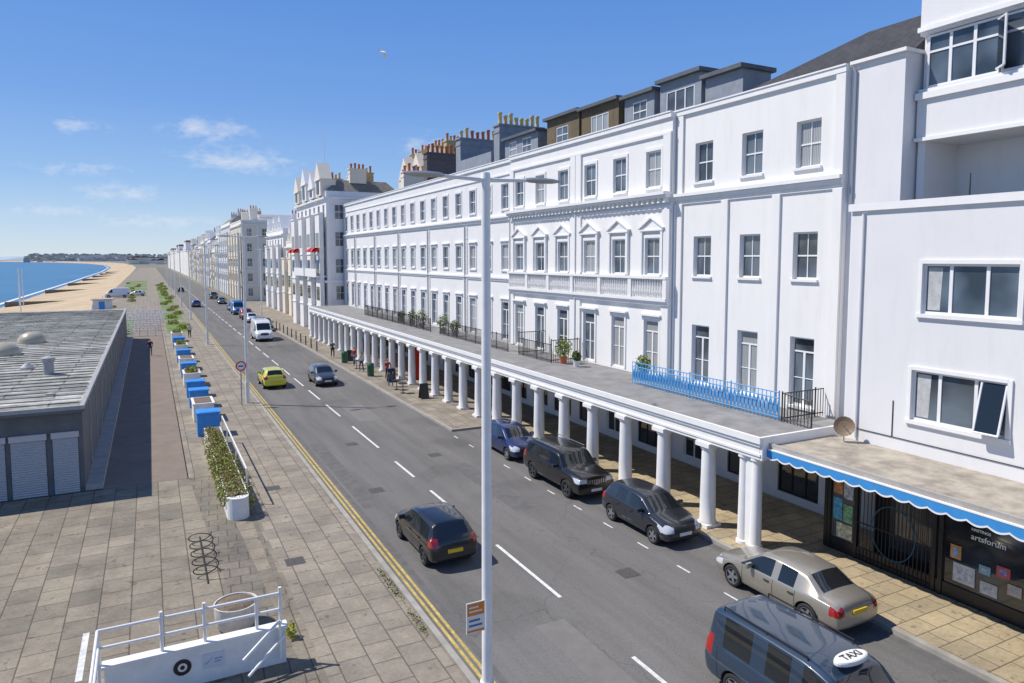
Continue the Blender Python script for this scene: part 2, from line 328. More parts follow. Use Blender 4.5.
def terrace_house(Y0,centres,Y1,style,label):
    X=FX-(.3 if style=='ornate' else 0)
    e=empty('terraced_house',(X,Y0,0),label,'house','houses of the seafront terrace')
    ops=[];b=MB(); ww=1.15
    for c in centres:
        for z0,z1,s in FL: ops.append((c-ww/2,c+ww/2,z0,z1))
        ops.append((c-1.0,c+1.0,.45,2.9))
    main=WHITE if style!='plain' else WHITE2
    dep=.26 if style=='near' else .16
    facade(b,X,Y0,Y1,0,17.0,ops,main,dep)
    b.quad((X,Y0,0),(X+9,Y0,0),(X+9,Y0,17),(X,Y0,17),main); b.quad((X,Y1,0),(X,Y1,17),(X+9,Y1,17),(X+9,Y1,0),main)
    b.quad((X+9,Y0,0),(X+9,Y1,0),(X+9,Y1,16.2),(X+9,Y0,16.2),main)
    b.quad((X+.3,Y0,17),(X,Y0,17),(X,Y1,17),(X+.3,Y1,17),main)
    b.quad((X+.3,Y0,16.2),(X+.3,Y0,17),(X+.3,Y1,17),(X+.3,Y1,16.2),main)
    b.out('wall',e)
    b=MB(); b.quad((X+.3,Y0,16.2),(X+9,Y0,16.2),(X+9,Y1,16.2),(X+.3,Y1,16.2),ROOFG); b.out('roof',e)
    b=MB(); g=.003
    def course(z0,z1,p): b.box(X-p,X-.002,Y0+g,Y1-g,z0,z1,TRIM)
    course(16.78,17.0-.003,.12); course(17.0,17.06,.16)
    if style=='near':
        course(12.95,13.1,.28); course(12.75,12.945,.15); course(12.6,12.745,.07)
    elif style=='ornate':
        course(13.1,13.25,.5); course(12.95,13.095,.36); course(12.45,12.6,.1); course(9.0,9.12,.3); course(7.9,8.05,.3); course(7.7,7.895,.18); course(16.0,16.12,.1)
        y=Y0+.15
        while y<Y1-.2: b.box(X-.3,X-.002,y,y+.16,12.72,12.947,TRIM); y+=.42
    else:
        course(12.95,13.08,.24); course(12.75,12.945,.12); course(8.55,8.68,.16); course(8.4,8.547,.08); course(15.95,16.05,.08)
    b.out('cornice',e)
    if style=='near':
        mids=[Y0+.22]+[(centres[i]+centres[i+1])/2 for i in range(len(centres)-1)]+[Y1-.3]
        for q in mids: obox(e,'pilaster',X-.1,X-.003,q-.2,q+.2,4.07,12.6-.003,WHITE)
        for q in (Y0+.22,Y1-.3): obox(e,'pilaster',X-.1,X-.003,q-.2,q+.2,13.105,16.775,WHITE)
    elif style=='ornate':
        for q in (Y0+.3,Y1-.3):
            for z0,z1 in((9.125,12.447),(4.07,7.695),(13.255,15.995)): obox(e,'pilaster',X-.1,X-.003,q-.27,q+.27,z0,z1,WHITE)
    else:
        for q in (Y0+.2,Y1-.2):
            b=MB(); b.box(X-.03,X-.003,q-.15,q+.15,4.1,12.4,TRIM); z=4.1
            while z<12.4: b.box(X-.06,X-.004,q-.17,q+.17,z,z+.28,TRIM); z+=.34
            b.out('quoin_strip',e)
    b=MB(); b.cyl((X-.14,Y1-.08,4.1),(X-.14,Y1-.08,12.6),.045,.045,GREYM if style=='plain' else TRIM,8); b.out('drainpipe',e)
    if style=='ornate':
        b=MB(); y=Y0+.12
        b.box(X-.09,X-.01,Y0+.01,Y1-.01,8.053,8.997,TRIM)
        k=0
        while y<Y1-.15:
            if k%14==0: b.box(X-.27,X-.095,y-.14,y+.14,8.053,8.997,TRIM)
            else: b.lathe((X-.16,y,8.053),[(.04,0),(.045,.1),(.075,.3),(.04,.6),(.05,.85),(.05,.942)],TRIM,6)
            y+=.2;k+=1
        b.out('balustrade',e)
    for c in centres:
        for k,(z0,z1,s) in enumerate(FL):
            w=window(e,X+(.16 if style=='near' else .07),c,z0,ww,z1-z0,s)
            b=MB(); q=.13
            if style!='near':
                b.box(X-.05,X-.003,c-ww/2-q,c-ww/2-.003,z0,z1,TRIM); b.box(X-.05,X-.003,c+ww/2+.003,c+ww/2+q,z0,z1,TRIM); b.box(X-.055,X-.003,c-ww/2-q,c+ww/2+q,z1+.003,z1+.16,TRIM)
            if k>0 or style=='near': b.box(X-.10,X-.004,c-ww/2-.08,c+ww/2+.08,z0-.1 if not(style=='ornate' and k==1) else z0-.07,z0-.003,TRIM)
            if style=='ornate' and k==1:
                b.box(X-.17,X-.003,c-.92,c+.92,z1+.34,z1+.42,TRIM)
                b.prism_x([(c-.94,z1+.423),(c+.94,z1+.423),(c,z1+.95)],X-.10,X-.003,TRIM)
                for s_ in(-1,1):
                    b.add([(X-.2,c+s_*1.0,z1+.424),(X-.2,c,z1+.97),(X-.2,c,z1+1.05),(X-.2,c+s_*1.0,z1+.51),(X-.004,c+s_*1.0,z1+.424),(X-.004,c,z1+.97),(X-.004,c,z1+1.05),(X-.004,c+s_*1.0,z1+.51)],[(0,1,2,3),(4,7,6,5),(0,4,5,1),(2,6,7,3),(1,5,6,2),(0,3,7,4)],TRIM)
                    b.box(X-.14,X-.004,c+s_*.80-.08,c+s_*.80+.08,z0,z1+.337,TRIM)
            elif style=='ornate' and k==0:
                b.box(X-.2,X-.003,c-.85,c+.85,z1+.22,z1+.32,TRIM)
            elif style=='plain' and k<2:
                b.box(X-.16,X-.003,c-.8,c+.8,z1+.2,z1+.29,TRIM)
            b.out('window_surround',e)
        window(e,X+.07,c,.45,2.0,2.45,'triple',GLASSD,BLACK if random.random()<.5 else FRAME,'shop_window')
    return e
terrace_house(17.5,[19.15,22.0,24.9],26.75,'near','white stuccoed house with tall flat pilaster strips')
bw=2.825
for i in range(2):
    a=26.75+i*3*bw; terrace_house(a,[a+bw*(j+.5)-.1*(1-i)+.05 for j in range(3)],a+3*bw,'ornate','white ornate house with triangular pediments and balustrade')
y=43.7
for n in (3,3,3,3,3,2):
    terrace_house(y,[y+2.84*(j+.5) for j in range(n)],y+2.84*n,'plain','white terraced house with cornices and sash windows'); y+=2.84*n
YE=y
e=empty('rendered_block',(23,15.5,0),'plain white rendered wall block beside the terrace','building')
b=MB(); b.box(23,34,15.45,17.49,0,17.0,WALLR); b.out('wall',e)
b=MB(); b.box(22.85,34.1,15.35,17.49,17.003,17.12,TRIM); b.out('coping',e)
b=MB(); b.cyl((22.93,17.3,12),(22.93,17.3,16.8),.05,.05,GREYM,8); b.out('drainpipe',e)
b=MB(); b.add([(23.6,15.6,17.15),(23.6,24.4,17.15),(30,24.4,17.15),(30,15.6,17.15),(26.6,15.8,19.3),(26.6,19.5,19.3)],[(0,1,5,4),(1,2,5),(2,3,4,5),(3,0,4)],SLATE)
thing(b,'slate_roof',(26,18,17.15),'dark hipped slate roof behind white parapet','roof')

def mansard(y0,y1,z1,m,wins,label,dp=2.6):
    X=25
    e=empty('roof_extension',(X,y0,16.2),label,'roof extension','flat roofed attic storeys')
    ops=[(c-w/2,c+w/2,17.75,18.9) for c,w in wins]; b=MB(); facade(b,X,y0,y1,16.21,z1,ops,m,.1)
    b.quad((X,y0,16.21),(X+dp,y0,16.21),(X+dp,y0,z1),(X,y0,z1),m); b.quad((X,y1,16.21),(X,y1,z1),(X+dp,y1,z1),(X+dp,y1,16.21),m); b.out('wall',e)
    b=MB(); b.box(X-.3,X+dp+.2,y0-.15,y1+.15,z1+.002,z1+.2,LEAD); b.out('roof',e)
    for c,w in wins: window(e,X+.02,c,17.75,w,1.15,'triple' if w>1.5 else 'sash')
mansard(24.8,27.3,18.9,CHIM,[],'plain grey rooftop box with flat lead roof',1.8)
mansard(27.6,30.8,19.4,CHIM,[(29.2,2.2)],'grey flat roofed attic dormer with white window')
mansard(31.3,34.0,19.2,CHIM,[(32.6,1.3)],'small grey attic dormer with flat roof')
mansard(34.6,38.6,19.4,TILE,[(36.6,1.9)],'brown tile hung attic storey with flat roof')
mansard(38.9,43,19.5,TILE,[(41,1.5)],'brown tile hung attic storey with flat roof')
mansard(44.3,49.5,19.1,CHIM,[(46,1.4),(48.2,1.2)],'grey attic dormer with flat lead roof')
def chimney(Y,x0,x1,z1,m,pots,label,zb=16.2):
    e=empty('chimney_stack',((x0+x1)/2,Y,zb),label,'chimney','chimney stacks along the terrace')
    b=MB(); b.box(x0,x1,Y-.5,Y+.5,zb+.01,z1,m); b.box(x0-.1,x1+.1,Y-.6,Y+.6,z1+.002,z1+.14,m); b.box(x0-.05,x1+.05,Y-.55,Y+.55,z1-.55,z1-.42,m); b.out('stack',e)
    n=max(2,int((x1-x0)/.5))
    for i in range(n):
        x=x0+.3+i*(x1-x0-.6)/max(1,n-1); b=MB(); h=random.choice([.75,.95,.65])
        b.lathe((x,Y,z1+.14),[(.19,0),(.15,.1),(.15,h-.15),(.19,h-.1),(.18,h)],random.choice(pots),10); b.out('chimney_pot',e,True)
chimney(50.8,24.9,28.9,20.5,CHIM,[POTY],'grey blue stack with yellow clay pots')
chimney(58.6,24.9,28.7,20.6,CHIM,[POTR,POTY,POTR],'grey blue stack with mixed clay pots')
chimney(67.3,25,28.6,20.5,CHIMD,[POTR],'dark stack with red clay pots')
chimney(76,25.5,28.2,19.6,CREAM,[POTY,POTR],'cream stack with clay pots')
b=MB(); b.box(24.7,24.9,51.4,57.9,16.21,18.6,CHIM)
thing(b,'roof_screen',(25,53,16.2),'grey blue roof parapet screen between stacks','roof screen')
# ornate rear house rising behind the far end of the terrace
e=empty('rear_house',(32,83,0),'cream gabled house with orange roof behind terrace','building')
b=MB(); b.box(32,40,82,97,0,21.0,CREAM); b.out('wall',e)
for yc in(84.5,89.5,94.5):
    b=MB(); b.prism_x([(yc-2.3,21.003),(yc+2.3,21.003),(yc,24.0)],31.9,36,CREAM); b.box(31.85,31.9,yc-.6,yc+.6,21.2,22.4,CGL); b.out('gable',e)
b=MB(); b.prism_y([(32.2,21.01),(39.8,21.01),(36,23.6)],82.2,96.8,TILEO); b.out('roof',e)
for yy in(83,87,92,96): chimney(yy,33.5,36.0,24.6,BUFF,[POTY,POTR],'buff brick stack with clay pots',21)

# ---------------------------------------------------------------- colonnade
ce=empty('colonnade',(18.1,16.6,.13),'white seafront colonnade carrying a long flat terrace','colonnade')
CY1=YE-1.5
b=MB()
b.box(17.85,FX-.31,16.55,26.73,3.86,4.02,ROOFG) ; b.box(17.85,FX-.31,26.73,CY1,3.86,4.02,ROOFG)
b.out('terrace_deck',ce)
b=MB(); b.box(17.86,18.36,16.56,CY1,3.3,3.855,TRIM); b.box(17.74,17.845,16.45,CY1,3.87,4.09,TRIM); b.box(17.8,17.855,16.5,CY1,3.75,3.865,TRIM); b.box(17.82,17.857,16.5,CY1,3.42,3.5,TRIM); b.box(17.86,22.4,16.44,16.545,3.3,4.09,TRIM)
b.out('entablature',ce)
def colmesh():
    b=MB(); b.box(-.34,.34,-.34,.34,0,.12,TRIM)
    b.lathe((0,0,.122),[(.32,0),(.32,.08),(.29,.13),(.285,1.0),(.255,2.74),(.3,2.78),(.3,2.83),(.33,2.88)],TRIM,24)
    b.box(-.35,.35,-.35,.35,3.004,3.165,TRIM); me=b.mesh('column'); me.shade_smooth(); me.set_sharp_from_angle(angle=R(35)); return me
cm=colmesh(); y=19.2
while y<CY1:
    o=bpy.data.objects.new('column',cm); col.objects.link(o); o.parent=ce; o.location=(0.02,y-16.6,0); y+=2.54
b=MB()
b.lathe((18.1,16.86,.13),[(.24,0),(.24,.1),(.2,.14),(.17,3.0),(.23,3.06),(.23,3.168)],TRIM,18); b.lathe((18.1,17.42,.13),[(.24,0),(.24,.1),(.2,.14),(.17,3.0),(.23,3.06),(.23,3.168)],TRIM,18)
b.box(18.0,18.2,16.9,17.35,.14,3.29,TRIM); b.out('corner_pier',ce,True)
def railing(p0,p1,m,h,label,z=4.02,sp=.14,lattice=False,grp='railings on the terrace'):
    p0=Vector(p0);p1=Vector(p1);L=(p1-p0).length;d=(p1-p0)/L
    b=MB(); up=Vector((0,0,1)); r=.025
    for hh in (h,h*.12,h*.8) if lattice else (h,h*.12): b.cyl(p0+up*(hh),p1+up*(hh),r,r,m,6)
    n=int(L/sp)
    for i in range(n+1):
        q=p0+d*(L*i/n); big=i%12==0
        b.cyl(q,q+up*(h+(.08 if big else 0)),.03 if big else .014,.03 if big else .014,m,6 if big else 4)
        if lattice and i<n:
            q2=p0+d*(L*(i+1)/n); b.cyl(q+up*h*.12,q2+up*h*.8,.02,.02,m,4); b.cyl(q2+up*h*.12,q+up*h*.8,.02,.02,m,4)
            m2=(q+q2)/2+up*h*.46; b.cyl(m2-up*.12,m2+up*.12,.05,.05,m,6)
    thing(b,'railing',tuple((p0+p1)/2),label,'railing',grp)
railing((20.5,18.15,4.02),(20.5,27,4.02),BLUER,1.05,'light blue lattice railing on terrace edge',lattice=True,sp=.2)
railing((20.5,18.0,4.02),(22.7,18.0,4.02),BLACK,1.05,'black iron railing across terrace end')
railing((20.5,16.7,3.93),(20.5,17.9,4.02),BLACK,1.05,'black iron railing beside blue railing')
railing((20.4,34.5,4.02),(20.4,38.5,4.02),BLACK,1.05,'black iron railing on terrace'); railing((20.4,40,4.02),(20.4,52,4.02),BLACK,1.05,'black iron railing on terrace')
railing((20.4,38.5,4.02),(22.3,38.5,4.02),BLACK,1.4,'black iron dividing railing on terrace'); railing((20.4,34.5,4.02),(22.3,34.5,4.02),BLACK,1.3,'black iron dividing railing on terrace')
railing((20.4,54,4.02),(20.4,74,4.02),BLACK,1.05,'black iron railing on terrace')

# ---------------------------------------------------------------- foliage
def foliage(name,blobs,n,size,mats,label,cat,group=None):
    c=blobs[0][0]; base=(c[0],c[1],min(q[0][2]-q[1][2] for q in blobs))
    b=MB()
    tot=sum(q[1][0]*q[1][1]*q[1][2] for q in blobs)
    for (cc,rr) in blobs:
        k=int(n*rr[0]*rr[1]*rr[2]/tot)
        for _ in range(k):
            v=Vector((random.gauss(0,1),random.gauss(0,1),random.gauss(0,1))).normalized()*random.uniform(.5,1.1)
            p=Vector((cc[0]+v.x*rr[0],cc[1]+v.y*rr[1],cc[2]+v.z*rr[2]))
            a=Vector((random.uniform(-1,1),random.uniform(-1,1),random.uniform(-.3,1))).normalized(); t=a.orthogonal().normalized(); t.rotate(Matrix.Rotation(random.uniform(0,6),3,a)); u=a.cross(t); s=size*random.uniform(.6,1.3)
            b.add([p-t*s*.5,p+u*s*.3,p+t*s*.6,p-u*s*.3],[(0,1,2,3)],random.choice(mats))
    e=empty(name,base,label,cat,group)
    b.out('leaves',e)
    t=MB()
    for (cc,rr) in blobs: t.cyl((cc[0],cc[1],base[2]),(cc[0]+rr[0]*.2,cc[1],cc[2]+rr[2]*.5),.03,.015,BARK,5)
    t.out('stems',e)
def pot(x,y,z,r,h,m,label,bl,mats,n=500):
    b=MB(); b.lathe((x,y,z),[(r*.7,0),(r,h*.95),(r*1.08,h*.96),(r*1.08,h)],m,14)
    thing(b,'plant_pot',(x,y,z),label,'plant pot','potted plants',smooth=True)
    foliage('potted_plant',[((x,y,z+h+bl*.8),(bl*.8,bl*.8,bl))],n,.12,mats,'green leafy plant growing in a pot','plant','potted plants')
pot(20.9,34.0,4.02,.25,.4,POTR,'clay pot on the terrace deck',.6,[LEAF,LEAFY])
pot(20.9,32.6,4.02,.2,.35,mat('white_pot',(.7,.7,.7)),'white pot on the terrace deck',.3,[LEAF])
pot(21.6,27.6,4.02,.25,.4,POTR,'clay pot beside the blue railing',.45,[LEAF,LEAFY])
for yy in(50,52.5,57.5,60,63): pot(20.9,yy,4.02,.3,.4,CONC,'stone pot on the terrace deck',.4+random.random()*.25,[LEAF,LEAF,LEAFY],400)

# ---------------------------------------------------------------- pale rendered building with shop
RX=21.4
e=empty('rendered_building',(RX,9,0),'pale rendered flat roofed building over arcade shops','building')
ops=[(10.75,13.5,8.3,9.85),(10.9,13.7,4.9,6.5)]+[(4,7,8.3,9.85),(4,7,4.9,6.5)]
b=MB(); facade(b,RX,-6,16.07,3.3,11.6,ops,WALLR); b.quad((RX,16.07,3.3),(RX,16.07,11.6),(RX+8,16.07,11.6),(RX+8,16.07,3.3),WALLR); b.box(RX+.2,RX+2,-6,16.06,11.3,11.4,ROOFG); b.out('wall',e)
b=MB(); b.box(RX-.1,RX+.3,-6,16.15,11.602,11.85,TRIM); b.out('coping',e)
for a,c,z0,z1 in ops:
    w=window(e,RX+.06,(a+c)/2,z0,c-a,z1-z0,'tri',GLASSR)
    b=MB(); b.box(RX-.1,RX-.003,a-.15,c+.15,z0-.12,z0-.003,TRIM); b.box(RX-.06,RX-.003,a-.13,a-.003,z0,z1+.1,TRIM); b.box(RX-.06,RX-.003,c+.003,c+.13,z0,z1+.1,TRIM); b.box(RX-.06,RX-.003,a,c,z1+.003,z1+.12,TRIM); b.out('window_surround',e)
    b=MB(); b.quad((RX+.097,c-.5,z0+.12),(RX+.097,c-.12,z0+.12),(RX+.097,c-.12,z1-.12),(RX+.097,c-.55,z1-.12),mat('net_curtain',(.45,.46,.46),.9,var=.2,ns=5)); b.out('curtain',e)
b=MB(); 
for q,r in(((RX-.35,10.93,5.0),(RX+.0,10.93,6.42)),((RX-.35,11.6,5.0),(RX+.0,11.6,6.42)),((RX-.35,10.93,5.0),(RX-.35,11.6,5.0))): b.cyl(q,r,.035,.035,FRAME,6)
b.quad((RX-.35,10.95,5.0),(RX-.35,11.58,5.0),(RX,11.58,6.4),(RX,10.95,6.4),CGL); b.out('open_casement',e)
b=MB(); b.cyl((RX-.05,15.6,3.9),(RX-.05,15.6,11.5),.05,.05,WALLR,8); b.out('drainpipe',e)
b=MB()
for (y0,z0,y1,z1) in ((16,4.2,6,4.2),(14.3,4.2,14.3,5.4)): b.cyl((RX-.02,y0,z0),(RX-.02,y1,z1),.015,.015,PLAS,5)
b.out('cable',e)
e2=empty('shop_canopy',(18.1,8,3.4),'flat arcade canopy with blue scalloped valance','canopy')
b=MB(); b.box(18.25,RX-.005,-6,16.43,3.62,3.78,mat('canopy_roof',(.36,.32,.26),.9,var=.4,ns=1.5)); b.box(18.15,18.245,-6,16.43,3.6,3.86,CONC); b.out('roof',e2)
BV=mat('blue_awning',(.04,.26,.60),.7,var=.1,ns=3)
b=MB(); y=-6.
X=18.08
while y<16.4:
    w=.5; pts=[(y,3.66),(y+w,3.66)]; low=[]
    for i in range(9):
        t=i/8; low.append((y+w*(1-t),3.42-.08*math.sin(math.pi*t)))
    b.prism_x(pts+low,X-.01,X+.01,BV)
    for i in range(8):
        a,c=low[i],low[i+1]; b.add([(X-.016,a[0],a[1]),(X-.016,c[0],c[1]),(X-.016,c[0],c[1]+.05),(X-.016,a[0],a[1]+.05)],[(0,1,2,3)],TRIM)
    y+=w
b.box(X-.02,X+.07,-6,16.4,3.663,3.70,TRIM)
b.out('valance',e2)
SX=20.4
e3=empty('shopfront',(SX,9,.13),'black framed gallery shopfront with iron gates','shopfront')
b=MB(); b.box(SX,SX+.12,-6,15.85,.13,.55,BLACK); b.box(SX,SX+.12,-6,15.85,2.95,3.6,BLACK); b.box(SX,SX+1,15.86,15.98,.13,3.6,BLACK)
for yy in(-4,-1,2,5,8.2,9.0,11.9,12.1,14.7,15.7): b.box(SX-.03,SX+.1,yy,yy+.12,.13,3.6,BLACK)
b.out('frame',e3)
for a,c in((9.12,11.9),(14.82,15.7),(5.12,8.2),(2.12,5)):
    b=MB(); b.quad((SX+.05,a,.55),(SX+.05,c,.55),(SX+.05,c,2.95),(SX+.05,a,2.95),GLASSD); b.out('display_window',e3)
b=MB(); b.box(SX+1.0,SX+1.1,12.1,14.8,.13,2.95,PLAS); b.quad((SX+.99,12.6,.5),(SX+.99,14.2,.5),(SX+.99,14.2,2.5),(SX+.99,12.6,2.5),GLASSD); b.out('recessed_door',e3)
b=MB(); y=12.25
while y<14.7: b.cyl((SX-.02,y,.14),(SX-.02,y,2.6),.014,.014,BLACK,5); y+=.13
for z in(.3,1.4,2.55): b.cyl((SX-.02,12.2,z),(SX-.02,14.75,z),.025,.025,BLACK,6)
for i in range(32):
    t0=2*math.pi*i/32;t1=2*math.pi*(i+1)/32
    b.cyl((SX-.04,13.45+.72*math.cos(t0),1.4+.85*math.sin(t0)),(SX-.04,13.45+.72*math.cos(t1),1.4+.85*math.sin(t1)),.018,.018,mat('teal_metal',(.03,.12,.16),.5),5)
b.out('gate',e3)
cols=[(.6,.25,.08),(.1,.35,.5),(.6,.55,.35),(.5,.5,.5),(.2,.4,.2),(.55,.2,.2)]
for k,(yy,z,w,h) in enumerate([(15.3,2.1,.33,.7),(15.3,1.2,.33,.75),(14.9,.62,.6,.5),(14.9,2.0,.35,.85),(14.9,1.2,.35,.6)]):
    o=MB(); o.box(SX+.02,SX+.04,yy,yy+w,z,z+h,mat('poster%d'%k,cols[k],.5,var=.7,ns=7)); o.out('poster',e3)
for k,(yy,z,w,h,cc) in enumerate([(11.0,.7,.6,.55,(.6,.6,.58)),(10.4,.65,.45,.35,(.55,.55,.5)),(9.8,.9,.35,.3,(.5,.4,.3)),(10.6,1.2,.3,.25,(.2,.4,.5)),(11.4,1.35,.3,.4,(.6,.3,.1)),(10.1,1.3,.35,.3,(.5,.1,.1))]):
    o=MB(); o.box(SX+.02,SX+.04,yy,yy+w,z,z+h,mat('canvas%d'%k,cc,.5,var=.3,ns=6)); o.box(SX+.015,SX+.02,yy+.08,yy+w-.08,z+.08,z+h-.08,mat('canvas_in%d'%k,tuple(min(1,.2+x*.6) for x in cc[::-1]),.5,var=.6,ns=9)); o.out('framed_picture',e3)
def text(s,size,loc,rot,m,name,parent=None):
    cu=bpy.data.curves.new(name,'FONT'); cu.body=s; cu.size=size; cu.extrude=.003; cu.align_x='CENTER'; cu.offset=.003
    o=bpy.data.objects.new('tmp',cu); col.objects.link(o); dg=bpy.context.evaluated_depsgraph_get(); me=bpy.data.meshes.new_from_object(o.evaluated_get(dg)); bpy.data.objects.remove(o)
    me.materials.clear(); me.materials.append(m)
    o=bpy.data.objects.new(name,me); col.objects.link(o); o.rotation_euler=rot
    if parent: o.parent=parent; o.location=Vector(loc)-parent_world(parent)
    else: o.location=loc
    return o
text('artsforum',.23,(SX-.0,10.68,2.1),(R(90),0,R(-90)),TRIM,'shop_lettering',e3)
text('HASTINGS',.11,(SX-.0,10.88,2.35),(R(90),0,R(-90)),TRIM,'shop_lettering',e3)
TX=23.6
e=empty('tall_modern_block',(TX,5,0),'tall white modernist block with ribbon windows and balcony','building')
b=MB(); b.box(TX+2,TX+10,-6,15.35,3,26,WALLR); b.box(TX+.1,TX+2,15.1,15.35,11,14,WALLR)
b.box(TX,TX+1.99,-6,15.37,14.0,15.75,WALLR); b.box(TX,TX+1.99,-6,15.37,17.55,21,WALLR)
b.box(TX+.25,TX+1.9,15.2,15.35,15.76,17.54,WALLR)
b.out('wall',e)
b=MB(); b.box(TX-.12,TX-.005,-6,15.4,15.4,15.62,TRIM); b.box(TX-.12,TX-.005,-6,15.4,17.65,17.8,TRIM); b.box(TX-.08,TX-.005,-6,15.4,14.0,14.12,TRIM); b.out('band',e)
for i in range(6):
    window(e,TX+.1,14.0-i*2.35,15.78,2.3,1.74,'ribbon',GLASSR)
b=MB(); 
for q,r in(((TX-.3,12.5,15.9),(TX+.05,12.9,15.9)),((TX-.3,12.5,17.4),(TX+.05,12.9,17.4)),((TX-.3,12.5,15.9),(TX-.3,12.5,17.4))): b.cyl(q,r,.04,.04,FRAME,6)
b.quad((TX-.3,12.5,15.9),(TX+.05,12.9,15.9),(TX+.05,12.9,17.4),(TX-.3,12.5,17.4),CGL); b.out('open_casement',e)
b=MB(); b.cyl((23.1,13.2,11.4),(23.1,13.2,12.7),.03,.015,PLAS,6); thing(b,'roof_vent',(23.1,13.2,11.4),'thin dark pipe standing on the flat roof','pipe')
b=MB(); b.cyl((20.9,15.7,3.78),(20.9,15.7,4.25),.025,.025,GREYM,6)
vs=[];n=16
c0=Vector((20.85,15.65,4.3)); ax=Vector((-.8,-.5,.35)).normalized(); a=ax.orthogonal().normalized(); q=ax.cross(a)
for j,(r,h) in enumerate([(0.02,0),(.2,.03),(.34,.1)]):
    for i in range(n): t=2*math.pi*i/n; vs.append(c0+ax*h+a*r*math.cos(t)+q*r*math.sin(t))
b.add(vs,[(j*n+i,j*n+(i+1)%n,(j+1)*n+(i+1)%n,(j+1)*n+i) for j in range(2) for i in range(n)]+[tuple(range(n))],mat('dish_tan',(.20,.14,.09),.6))
b.cyl(c0,c0+ax*.4,.012,.012,GREYM,5)
thing(b,'satellite_dish',(20.9,15.7,3.78),'brown satellite dish on the canopy roof','satellite dish')

# ---------------------------------------------------------------- hotel and far buildings
def block(x,y0,y1,h,depth,m,label,floors,bays,wpx=1.2,roof='flat',group='distant seafront buildings',bay_fronts=False,rh=1.8,gables=0,stacks=0):
    e=empty('seafront_building',(x,y0,0),label,'building',group)
    fh=(h-1.2)/floors; ops=[]
    for i in range(bays):
        yc=y0+(y1-y0)*(i+.5)/bays
        for f in range(floors): ops.append((yc-wpx/2,yc+wpx/2,f*fh+fh*.28,f*fh+fh*.85))
    b=MB(); facade(b,x,y0,y1,0,h,ops,m,.2)
    nb=max(2,int(depth/3.2))
    b.quad((x,y0,0),(x+depth,y0,0),(x+depth,y0,h),(x,y0,h),m); b.quad((x,y1,0),(x,y1,h),(x+depth,y1,h),(x+depth,y1,0),m); b.quad((x+depth,y0,0),(x+depth,y1,0),(x+depth,y1,h),(x+depth,y0,h),m)
    b.out('wall',e)
    b=MB()
    for z in sorted({fh,2*fh if floors>2 else fh,h-.9}): b.box(x-.35,x-.004,y0-.3,y1-.003,z-.12,z+.14,TRIM); b.box(x-.003,x+depth,y0-.3,y0-.004,z-.12,z+.14,TRIM)
    b.out('cornice',e)
    for i in range(nb+1):
        xc=x+.2+(depth-.4)*i/nb; obox(e,'pilaster',xc-.2,xc+.2,y0-.16,y0-.005,min(fh+.15,h-1.3),h-1.03,TRIM)
    if bay_fronts:
        for i in range(0,bays,2):
            yc=y0+(y1-y0)*(i+.5)/bays; b=MB(); b.box(x-.9,x-.36,yc-1.3,yc+1.3,.1,h-3,m); b.box(x-1,x-.36,yc-1.4,yc+1.4,h-2.997,h-2.8,TRIM); 
            for f in range(1,floors-1): b.box(x-.93,x-.9,yc-.9,yc+.9,f*fh+fh*.3,f*fh+fh*.8,CGL); b.box(x-1.0,x-.36,yc-1.4,yc+1.4,f*fh,f*fh+.15,TRIM)
            b.out('bay_window',e)
    b=MB()
    if roof=='flat': b.box(x-.05,x+depth,y0-.05,y1,h+.002,h+.25,TRIM)
    else:
        b.add([(x,y0,h+.01),(x,y1,h+.01),(x+depth,y1,h+.01),(x+depth,y0,h+.01),(x+2,y0+1.4,h+rh),(x+2,y1-1.4,h+rh),(x+depth-1.5,y1-1.4,h+rh),(x+depth-1.5,y0+1.4,h+rh)],[(0,1,5,4),(1,2,6,5),(2,3,7,6),(3,0,4,7),(4,5,6,7)],SLATEL if roof=='pale' else (TILEO if roof=='tile' else SLATE))
    b.out('roof',e)
    for i in range(gables):
        yc=y0+(y1-y0)*(i+.5)/gables; b=MB(); b.prism_x([(yc-1.9,h+.26),(yc+1.9,h+.26),(yc,h+2.9)],x-.1,x+2.2,m); b.box(x-.14,x-.1,yc-.45,yc+.45,h+.5,h+1.6,CGL); b.out('gable',e)
    for i in range(stacks):
        yc=y0+(y1-y0)*(i+.5)/stacks; b=MB(); xs=x+2.5+(i%2)*2; b.box(xs,xs+1.8,yc-.45,yc+.45,h+.26,h+3.2,BUFF if i%2 else m); b.box(xs-.1,xs+1.9,yc-.55,yc+.55,h+3.203,h+3.35,TRIM)
        for q in(.3,.9,1.5): b.lathe((xs+q,yc,h+3.353),[(.16,0),(.13,.6),(.16,.65)],POTR if q<1 else POTY,8)
        b.out('chimney',e)
    k=0
    for a,c,z0,z1 in ops:
        if k<(75 if depth>20 else 90): window(e,x+.1,(a+c)/2,z0,c-a,z1-z0,'sash'); k+=1
    for i in range(nb):
        for f in range(floors):
            if k>=99: break
            k+=1
            xc=x+depth*(i+.5)/nb; z0=f*fh+fh*.3
            w=window(e,0,0,0,1.2,fh*.55,'sash'); w.location=Vector((xc,y0-.085,z0))-Vector(e.location); w.rotation_euler=(0,0,R(90))
    return e
hx=20.6; HY=112.5
e=block(hx,YE+.3,HY,18.8,10,WHITE,'ornate white hotel with red awnings and gables',5,7,roof='pale',bay_fronts=True,rh=1.6)
